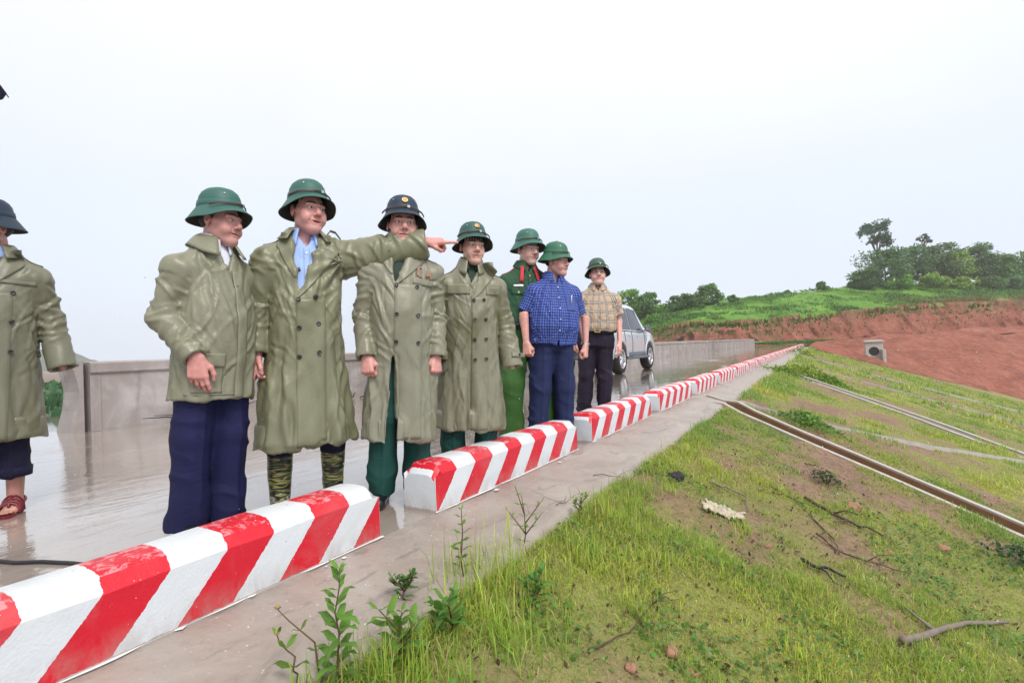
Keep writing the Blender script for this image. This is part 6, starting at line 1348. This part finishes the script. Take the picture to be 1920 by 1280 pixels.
for i in (0, 1): make_shoe(P, p7, i, M_LEATHER)
ct, bv = garment(P, 'checked_shirt', M_CHECK, p7, scaled(SHIRT_TAB, 1.14, 1.16, .045, 1.04), .845, P['arms'], h=.0075, vneck=(-.035, .035, 0, 1.36), cut=[(.0, .90, -.012, .012, .82)], seed=91, sleeve=(.070, .074, .07), cuffend=.78, pleat=.004, fold=.75)
collar(P, 'collar', M_CHECK, ct, 1.480, 1.432, .066, .102, .36, .045)
drape(bv, 'chest_pocket', M_CHECK, ct, lambda u, v: (.065+.095*u, 0, 1.245-.11*v), 10, 10, .004, .003).data.attributes.new('cloth', 'FLOAT_VECTOR', 'POINT')
pk = ct.children[-1]; cv = np.zeros(len(pk.data.vertices)*3, np.float32); pk.data.vertices.foreach_get('co', cv); cv = cv.reshape(-1, 3)
pk.data.attributes['cloth'].data.foreach_set('vector', np.stack([np.arctan2(cv[:, 0], -cv[:, 1])*.19, cv[:, 2], 0*cv[:, 0]], 1).ravel())
MB().tube([Vector((.105, -.168, 1.20)), Vector((.105, -.166, 1.262)), Vector((.112, -.160, 1.264))], .0035, 6).build('pen', M_WHITE, ct, True)
for z in (1.33, 1.24, 1.15, 1.06, .97): button(bv, ct, 0, z, M_WHITE, .005)
MB().lathe([(.034, -.008), (.037, -.004), (.037, .004), (.034, .008)], 20, (.286, -.048, .868), Matrix.Rotation(.25, 3, 'X'), False).build('wristwatch', M_STEEL, p7, True)

# --- tan plaid shirt, glasses
P = dict(head=(4, -6, -4), look=0, skin=(0.669, 0.398, 0.343), fat=.005, fw=1.05, bare=True, eyeo=.003)
P['arms'] = [((-.172, .0, 1.288), (-.245, .06, 1.07), (-.225, .02, .84)), ((.172, .0, 1.288), (.235, .02, 1.07), (.24, -.08, .84))]
P['hands'] = [('half', (-1, 0, 0)), ('rest', (.9, -.4, 0))]; P['thumb'] = {1: (-.6, -.7, 0)}
P['feet'] = [(-.10, .0), (.105, .0)]
p8 = base_person('man in tan plaid shirt with glasses and dark trousers beside the silver car', PP[7][0], 3, PP[7][1], P, 4.2)
b8 = make_body(P, p8); make_helmet(P, p8, M_HELM[5], tilt=(-4, 0))
make_trousers(P, p8, M_BLACKT, .04, r=(.104, .080, .074), seed=55, top=.99, waist=(.185, .140))
for i in (0, 1): make_shoe(P, p8, i, M_LEATHER)
ct, bv = garment(P, 'plaid_shirt', M_PLAID, p8, scaled(SHIRT_TAB, 1.08, 1.12, .03, 1.04), .955, P['arms'], h=.0075, vneck=(-.03, .03, 0, 1.37), seed=97, sleeve=(.070, .072, .07), cuffend=.72, pleat=.003, fold=.9)
collar(P, 'collar', M_PLAID, ct, 1.478, 1.432, .066, .100, .34, .045)
belt(p8, .965, .203, .152, -.012, M_LEATHER, M_GOLD)
xf, _r = head_xf(P); g = MB()
for s in (-1, 1): g.tube([Vector(q) for q in [(s*.032+.021*math.cos(a), -.098+.006*abs(math.cos(a)), .0+.0155*math.sin(a)) for a in np.linspace(0, 2*math.pi, 21)]], .0011, 5, False); g.tube([(s*.053, -.092, .006), (s*.078, -.03, .008), (s*.080, .01, .004)], .0011, 5)
g.tube([(-.011, -.099, .004), (0, -.103, .006), (.011, -.099, .004)], .0011, 5); g.V = [tuple(x) for x in xf(np.array(g.V))]; gl = g.build('glasses', M_STEEL, b8, True)
t = NT('lens_glass'); t.set(color=(.95, .97, .97), rough=.03, trans=1.0, ior=1.05, alpha=.35); M_LENS = t.m
for s in (-1, 1):
    V = [(s*.032, -.0985, .0)]+[(s*.032+.0205*math.cos(a), -.098+.006*abs(math.cos(a)), .015*math.sin(a)) for a in np.arange(20)/20*2*math.pi]; mesh('lens', xf(np.array(V)), [(0, 1+k, 1+(k+1) % 20) for k in range(20)], M_LENS, gl)
# ---------------------------------------------------------------- small things on the ground
M_TWIG = plain('dead_twig', (.085, .055, .035), .85, .3, 30, .4); M_LOG = plain('grey_stick', (.20, .165, .14), .9, .3, 14, .6); M_CABLE = plain('black_cable', (.012, .012, .016), .4); M_RAG = plain('pale_plastic_rag', (.50, .44, .34), .6, .3, 14); M_STONE = plain('reddish_stone', (.33, .17, .11), .9, .3, 20, .6); M_CHAR_SHADE = plain('charred_wood_pipe_shade', (.022, .020, .020), .8, .3, 20, .5)
def gz(x, y): return float(slope_z(np.array([float(x)]), np.array([float(y)]))[0]) if x > .52 else .004-.065*max(0, min(1, x/.5))**1.3
def stick(pl, r_, label, mat=None, fork=0, name='twig', lift=.012, seed=0):
    rs = np.random.RandomState(seed); root = empty(name, (pl[0][0], pl[0][1], gz(*pl[0]))); tag(root, label, 'stick' if name != 'twig' else 'twig', 'fallen twigs on the slope'); o = Vector(root.location)
    P_ = [Vector((x, y, gz(x, y)+lift+r_*.5))-o for x, y in pl]; Q_ = []
    for a, b in zip(P_[:-1], P_[1:]):
        for q in range(4): Q_.append(a.lerp(b, q/4)+Vector((rs.normal(), rs.normal(), abs(rs.normal())))*.006)
    Q_.append(P_[-1]); MB().tube(Q_, list(np.linspace(r_, r_*.45, len(Q_))), 7).build('shaft', mat or M_TWIG, root, True)
    for k in range(fork):
        p = Q_[int(len(Q_)*(.25+.6*rs.rand()))]; d = Vector((rs.normal()*.5, rs.normal(), .15)).normalized()*(.12+.12*rs.rand()); MB().tube([p, p+d*.5+Vector((0, 0, .01)), p+d+Vector((0, 0, -SL*d.x*.6))], [r_*.6, r_*.4, r_*.25], 5).build('side_branch', mat or M_TWIG, root, True)
    return root
stick([(.91, 3.89), (1.04, 3.97), (1.15, 3.94), (1.2, 3.68)], .008, 'pale bent root arching out of the soil above the rag', M_LOG, seed=1, lift=.02)
stick([(1.49, 4.45), (1.66, 4.30), (1.78, 4.25), (1.95, 4.26)], .013, 'long dark branch lying on the bare soil of the slope', fork=2, seed=2)
stick([(1.52, 4.14), (1.66, 3.77), (1.69, 3.54)], .006, 'thin curved black twig below the long dark branch', fork=1, seed=3)
stick([(1.57, 3.75), (1.71, 3.56), (1.86, 3.57), (2.03, 3.65)], .006, 'thin straight twig right of the curved black twig', fork=2, seed=4)
stick([(1.51, 3.15), (1.62, 3.18), (1.72, 3.16)], .011, 'short charred stick above the middle of the slope', M_CHAR_SHADE, 1, seed=5)
stick([(.36, 3.08), (.42, 3.15), (.53, 3.25)], .003, 'fine black twig lying across the concrete apron', fork=1, seed=6, lift=.004)
stick([(.40, 2.45), (.43, 2.52), (.40, 2.60)], .002, 'tiny forked twig on the concrete apron', fork=3, seed=7, lift=.004)
stick([(1.90, 2.74), (2.05, 2.98), (2.20, 3.25), (2.40, 3.52)], .017, 'thick grey stick lying in the lower right corner', M_LOG, 1, 'log', .02, 8)
stick([(.95, 1.60), (1.02, 1.80), (1.03, 2.05), (1.10, 2.2)], .004, 'wiry dry stem trailing through the foreground soil', fork=2, seed=9)
stick([(1.45, 5.5), (1.50, 5.6), (1.56, 5.62)], .007, 'short upturned twig near the rusty drain', seed=10, lift=.02)
stick([(1.22, 4.45), (1.35, 4.35), (1.5, 4.30)], .006, 'brown twig among the middle grass', fork=1, seed=12)
# stump, rag, stones
def lump(name, x, y, s, mat, label, cat, seed, squash=.6, grp=None, up=.0):
    v = Vol((-1.4, -1.4, -1.2), (1.4, 1.4, 1.2), .16); v.ell((0, 0, 0), (1, .8, squash), .1); rs = np.random.RandomState(seed)
    for q in range(3): v.ell(rs.normal(size=3)*.4*np.array([1, 1, .3]), (.5, .5, .4*squash/.6), .25)
    V, Q = v.net(); V += vnormals(V, Q)*(.22*fbm(V*1.4, seed, 3))[:, None]; a = rs.rand()*6; V = V@np.array(Matrix.Rotation(a, 3, 'Z')).T
    o = mesh(name, V*s, Q, mat, None, False); o.location = (x, y, gz(x, y)+s*squash*.4+up); tag(o, label, cat, grp); return o
lump('stump', .72, 3.69, .055, M_CHAR_SHADE, 'dark charred stump at the edge of the grass', 'stump', 3, .8)
for i, (x, y, s, lb) in enumerate([(1.16, 1.84, .028, 'orange-red stone in the foreground soil'), (1.80, 4.67, .06, 'reddish clod beside the long dark branch'), (1.07, 1.66, .022, 'small brown stone at the bottom of the picture'), (1.24, 1.81, .016, 'tiny pale stone beside the orange-red one'), (1.35, 3.22, .02, 'small dark stone in the middle of the slope'), (1.95, 4.0, .03, 'stone below the end of the long branch'), (2.3, 4.6, .04, 'clod near the lower end of the drain')]): lump('stone', x, y, s, M_STONE, lb, 'stone', 20+i, .6, 'stones on the slope')
rs = np.random.RandomState(2); u_, v_ = np.meshgrid(np.linspace(-1, 1, 26), np.linspace(-1, 1, 18), indexing='ij'); x = 1.09+.10*u_.ravel()+.02*vnoise(np.stack([u_.ravel()*3, v_.ravel()*3, 0*u_.ravel()], 1), 3); y = 3.37+.06*v_.ravel()+.05*u_.ravel()
z = slope_z(x, y)+.02+.030*np.abs(vnoise(np.stack([u_.ravel()*4, v_.ravel()*4, 0*x], 1), 4))+.018*vnoise(np.stack([u_.ravel()*9, v_.ravel()*9, 0*x], 1), 6); i, j = np.meshgrid(np.arange(25), np.arange(17), indexing='ij'); a = (i*18+j).ravel()
rag = mesh('rag', np.stack([x, y, z], 1), np.stack([a, a+18, a+19, a+1], 1), M_RAG); tag(rag, 'crumpled pale plastic rag lying in the grass', 'rag'); sm_ = rag.modifiers.new('thick', 'SOLIDIFY'); sm_.thickness = .003
# gravel and clods as one mass
n = 2600; rs = np.random.RandomState(9); x = .55+2.8*rs.rand(n); y = 1.0+7*rs.rand(n); v = veg_mask(x, y); k = (rs.rand(n) > v) & (dist_poly(x, y, CHA) > .2); x, y = x[k], y[k]; n = len(x); s = .003+.008*rs.rand(n)**3
ic = np.array([(0, 0, 1), (.9, 0, .3), (.2, .9, .3), (-.8, .4, .3), (-.6, -.7, .3), (.4, -.8, .3), (0, 0, -.4)]); fi = [(0, 1, 2), (0, 2, 3), (0, 3, 4), (0, 4, 5), (0, 5, 1), (6, 2, 1), (6, 3, 2), (6, 4, 3), (6, 5, 4), (6, 1, 5)]
V = (ic[None]*s[:, None, None]*(.7+.6*rs.rand(n, 7, 1))+np.stack([x, y, slope_z(x, y)], 1)[:, None]).reshape(-1, 3); F = (np.array(fi)[None]+7*np.arange(n)[:, None, None]).reshape(-1, 3); gr = mesh('gravel', V, F, M_STONE, None, False); tag(gr, 'loose gravel and crumbs of soil on the bare slope', 'gravel', kind='stuff')
# white flowers / litter specks in the grass
# cable on the wet road, driftwood against the parapet
pts = [Vector((-1.75+.13*q+.02*math.sin(q*2.1), .55+.045*q+.012*math.sin(q*1.3), .008)) for q in range(-9, 8)]
cb = MB().tube(pts, .008, 6).build('cable', M_CABLE, None, True); tag(cb, 'black cable lying across the wet road at the left', 'cable')
def driftwood(x, y, label, seed, n=9):
    rs = np.random.RandomState(seed); root = empty('driftwood', (x, y, 0)); tag(root, label, 'branch', 'driftwood along the parapet')
    for q in range(n):
        a = Vector((rs.uniform(-.1, .12), rs.uniform(-.5, .5), .02+.03*rs.rand())); b = a+Vector((rs.uniform(-.12, .12), rs.uniform(-.6, .6), rs.uniform(0, .16))); MB().tube([a, (a+b)/2+Vector((0, 0, .02)), b], [.012, .009, .004], 5).build('branch', M_CHAR_SHADE if q % 2 else M_TWIG, root, True)
driftwood(-5.95, 4.05, 'dark driftwood at the foot of the parapet left of the jacketed man', 3); driftwood(-5.95, 6.3, 'dark driftwood at the foot of the parapet right of the jacketed man', 5)
# culvert headwall in the red slope
cx_, cy_ = 5.0, 52.5; cz_ = -1.35; cul = empty('culvert', (cx_, cy_, cz_)); cul.rotation_euler = (0, 0, R(8)); tag(cul, 'small concrete culvert headwall with dark pipe mouth at the foot of the red slope', 'culvert')
MB().box((0, 0, .55), (.62, .2, .95), bev=.03).build('headwall', M_CHAN, cul); MB().box((0, -.04, 1.56), (.70, .28, .07), bev=.02).build('coping', M_CHAN, cul)
MB().box((.52, -.5, .3), (.12, .5, .6), bev=.03).build('wing_wall', M_CHAN, cul); MB().box((-.52, -.5, .1), (.12, .5, .4), bev=.03).build('wing_wall', M_CHAN, cul)
pm = MB(); pm.lathe([(.36, -.05), (.36, .03), (.28, .03), (.28, -.3), (.001, -.3)], 24, (-.02, -.2, .75), Matrix.Rotation(math.pi/2, 3, 'X'), False); pm.lathe([(.285, .012), (.001, .012)], 24, (-.02, -.2, .75), Matrix.Rotation(math.pi/2, 3, 'X'), False); pm.build('pipe_mouth_shade', M_CHAR_SHADE, cul, True)  # pipe ring, plus a black disc standing in for the shade inside the pipe
# low concrete edging along the ledge road and dumped rubble
MB().box((4.6, 70.5, .02), (3.4, .12, .16), Matrix.Rotation(R(44), 3, 'Z'), .02).build('edging_kerb', M_CHAN); tag(col.objects[-1], 'grey concrete edging beyond the end of the kerb blocks', 'kerb')
for i, (x, y) in enumerate([(2.6, 53.5), (3.2, 54.5), (2.2, 55.5), (3.6, 53), (2.9, 56), (3.9, 55)]): o = lump('rubble_stone', 0, 0, .38, plain('bluish_rubble_%d' % i, (.13, .13, .17), .8, .3, 3), ('leftmost', 'uppermost', 'nearest', 'rightmost', 'middle', 'lowest')[i]+' bluish stone of the rubble heap beside the culvert', 'stone', 40+i, .7, 'rubble heap beside the culvert'); o.location = (x, y, -.75-.12*i+.1)
# umbrella, only one rib tip reaches into the picture
um = empty('umbrella', (-2.33, .48, 2.33)); tag(um, 'tip of a dark blue umbrella at the upper left picture edge', 'umbrella'); um.rotation_euler = (0, 0, R(29))
V = [(0, 0, .22)]; F = []; N_ = 8; K_ = 6; nn = 32
for k in range(1, K_+1):
    for q in range(nn): a = 2*math.pi*q/nn; f = k/K_; sc_ = 1-.07*f*f*(1-abs(math.cos(a*4)))*1.0; V.append((.52*math.sin(f*1.35)/math.sin(1.35)*sc_*math.cos(a), .52*math.sin(f*1.35)/math.sin(1.35)*sc_*math.sin(a), .22*math.cos(f*1.45)))
F = [(0, 1+q, 1+(q+1) % nn) for q in range(nn)]+[(1+(k-1)*nn+q, 1+k*nn+q, 1+k*nn+(q+1) % nn, 1+(k-1)*nn+(q+1) % nn) for k in range(1, K_) for q in range(nn)]
M_UMB = plain('umbrella_cloth', (.015, .018, .09), .6); mesh('canopy', V, F, M_UMB, um); MB().tube([(0, 0, .27), (0, 0, -.62)], .006, 8).build('shaft', M_STEEL, um, True); MB().tube([(0, 0, -.60), (0, 0, -.70), (.02, 0, -.74), (.05, 0, -.72)], .013, 8).build('handle', M_BUTTON, um, True)
for q in range(8): a = 2*math.pi*q/8; MB().tube([Vector((.52*math.sin(f*1.35)/math.sin(1.35)*math.cos(a), .52*math.sin(f*1.35)/math.sin(1.35)*math.sin(a), .22*math.cos(f*1.45)-.004)) for f in np.linspace(.05, 1.05, 8)], .003, 5).build('rib', M_STEEL if False else M_BUTTON, um, True)
# falling rain drops
rs = np.random.RandomState(4); n = 700; dep = .9+5.5*rs.rand(n)**.8; uu = (rs.rand(n)-.5)*2.0; vv = (rs.rand(n)-.5)*1.34; Pn = np.array(CAM)[None]+dep[:, None]*(np.array(fwd)[None]+np.array(rgt)[None]*uu[:, None]+np.array(upv)[None]*vv[:, None]); Pn = Pn[(Pn[:, 2] > .05) & (Pn[:, 2] < 1.0)]; n = len(Pn)
oc_ = np.array([(1, 0, 0), (-1, 0, 0), (0, 1, 0), (0, -1, 0), (0, 0, 1.5), (0, 0, -1.3)]); of = np.array([(0, 2, 4), (2, 1, 4), (1, 3, 4), (3, 0, 4), (2, 0, 5), (1, 2, 5), (3, 1, 5), (0, 3, 5)])
V = (oc_[None]*(.0011+.0009*rs.rand(n))[:, None, None]+Pn[:, None]).reshape(-1, 3); F = (of[None]+6*np.arange(n)[:, None, None]).reshape(-1, 3); t = NT('rain_water'); t.set(color=(.95, .96, 1), rough=.1, trans=.35); tag(mesh('rain', V, F, t.m), 'scattered falling rain drops', 'rain', kind='stuff')
# damp air
hz = MB().box((0, 0, 0), (540, 450, 24)).build('haze', None); hz.location = (-250, 10, 18); hz['kind'] = 'stuff'; hz['label'] = 'thin damp haze over the lake and hills'; hz['category'] = 'haze'
hm = bpy.data.materials.new('haze'); hm.use_nodes = True; hm.node_tree.nodes.clear(); pv = hm.node_tree.nodes.new('ShaderNodeVolumePrincipled'); pv.inputs['Color'].default_value = (1, 1, 1, 1); pv.inputs['Density'].default_value = .0006; pv.inputs['Anisotropy'].default_value = .2
ho = hm.node_tree.nodes.new('ShaderNodeOutputMaterial'); hm.node_tree.links.new(pv.outputs[0], ho.inputs['Volume']); hz.data.materials.append(hm)
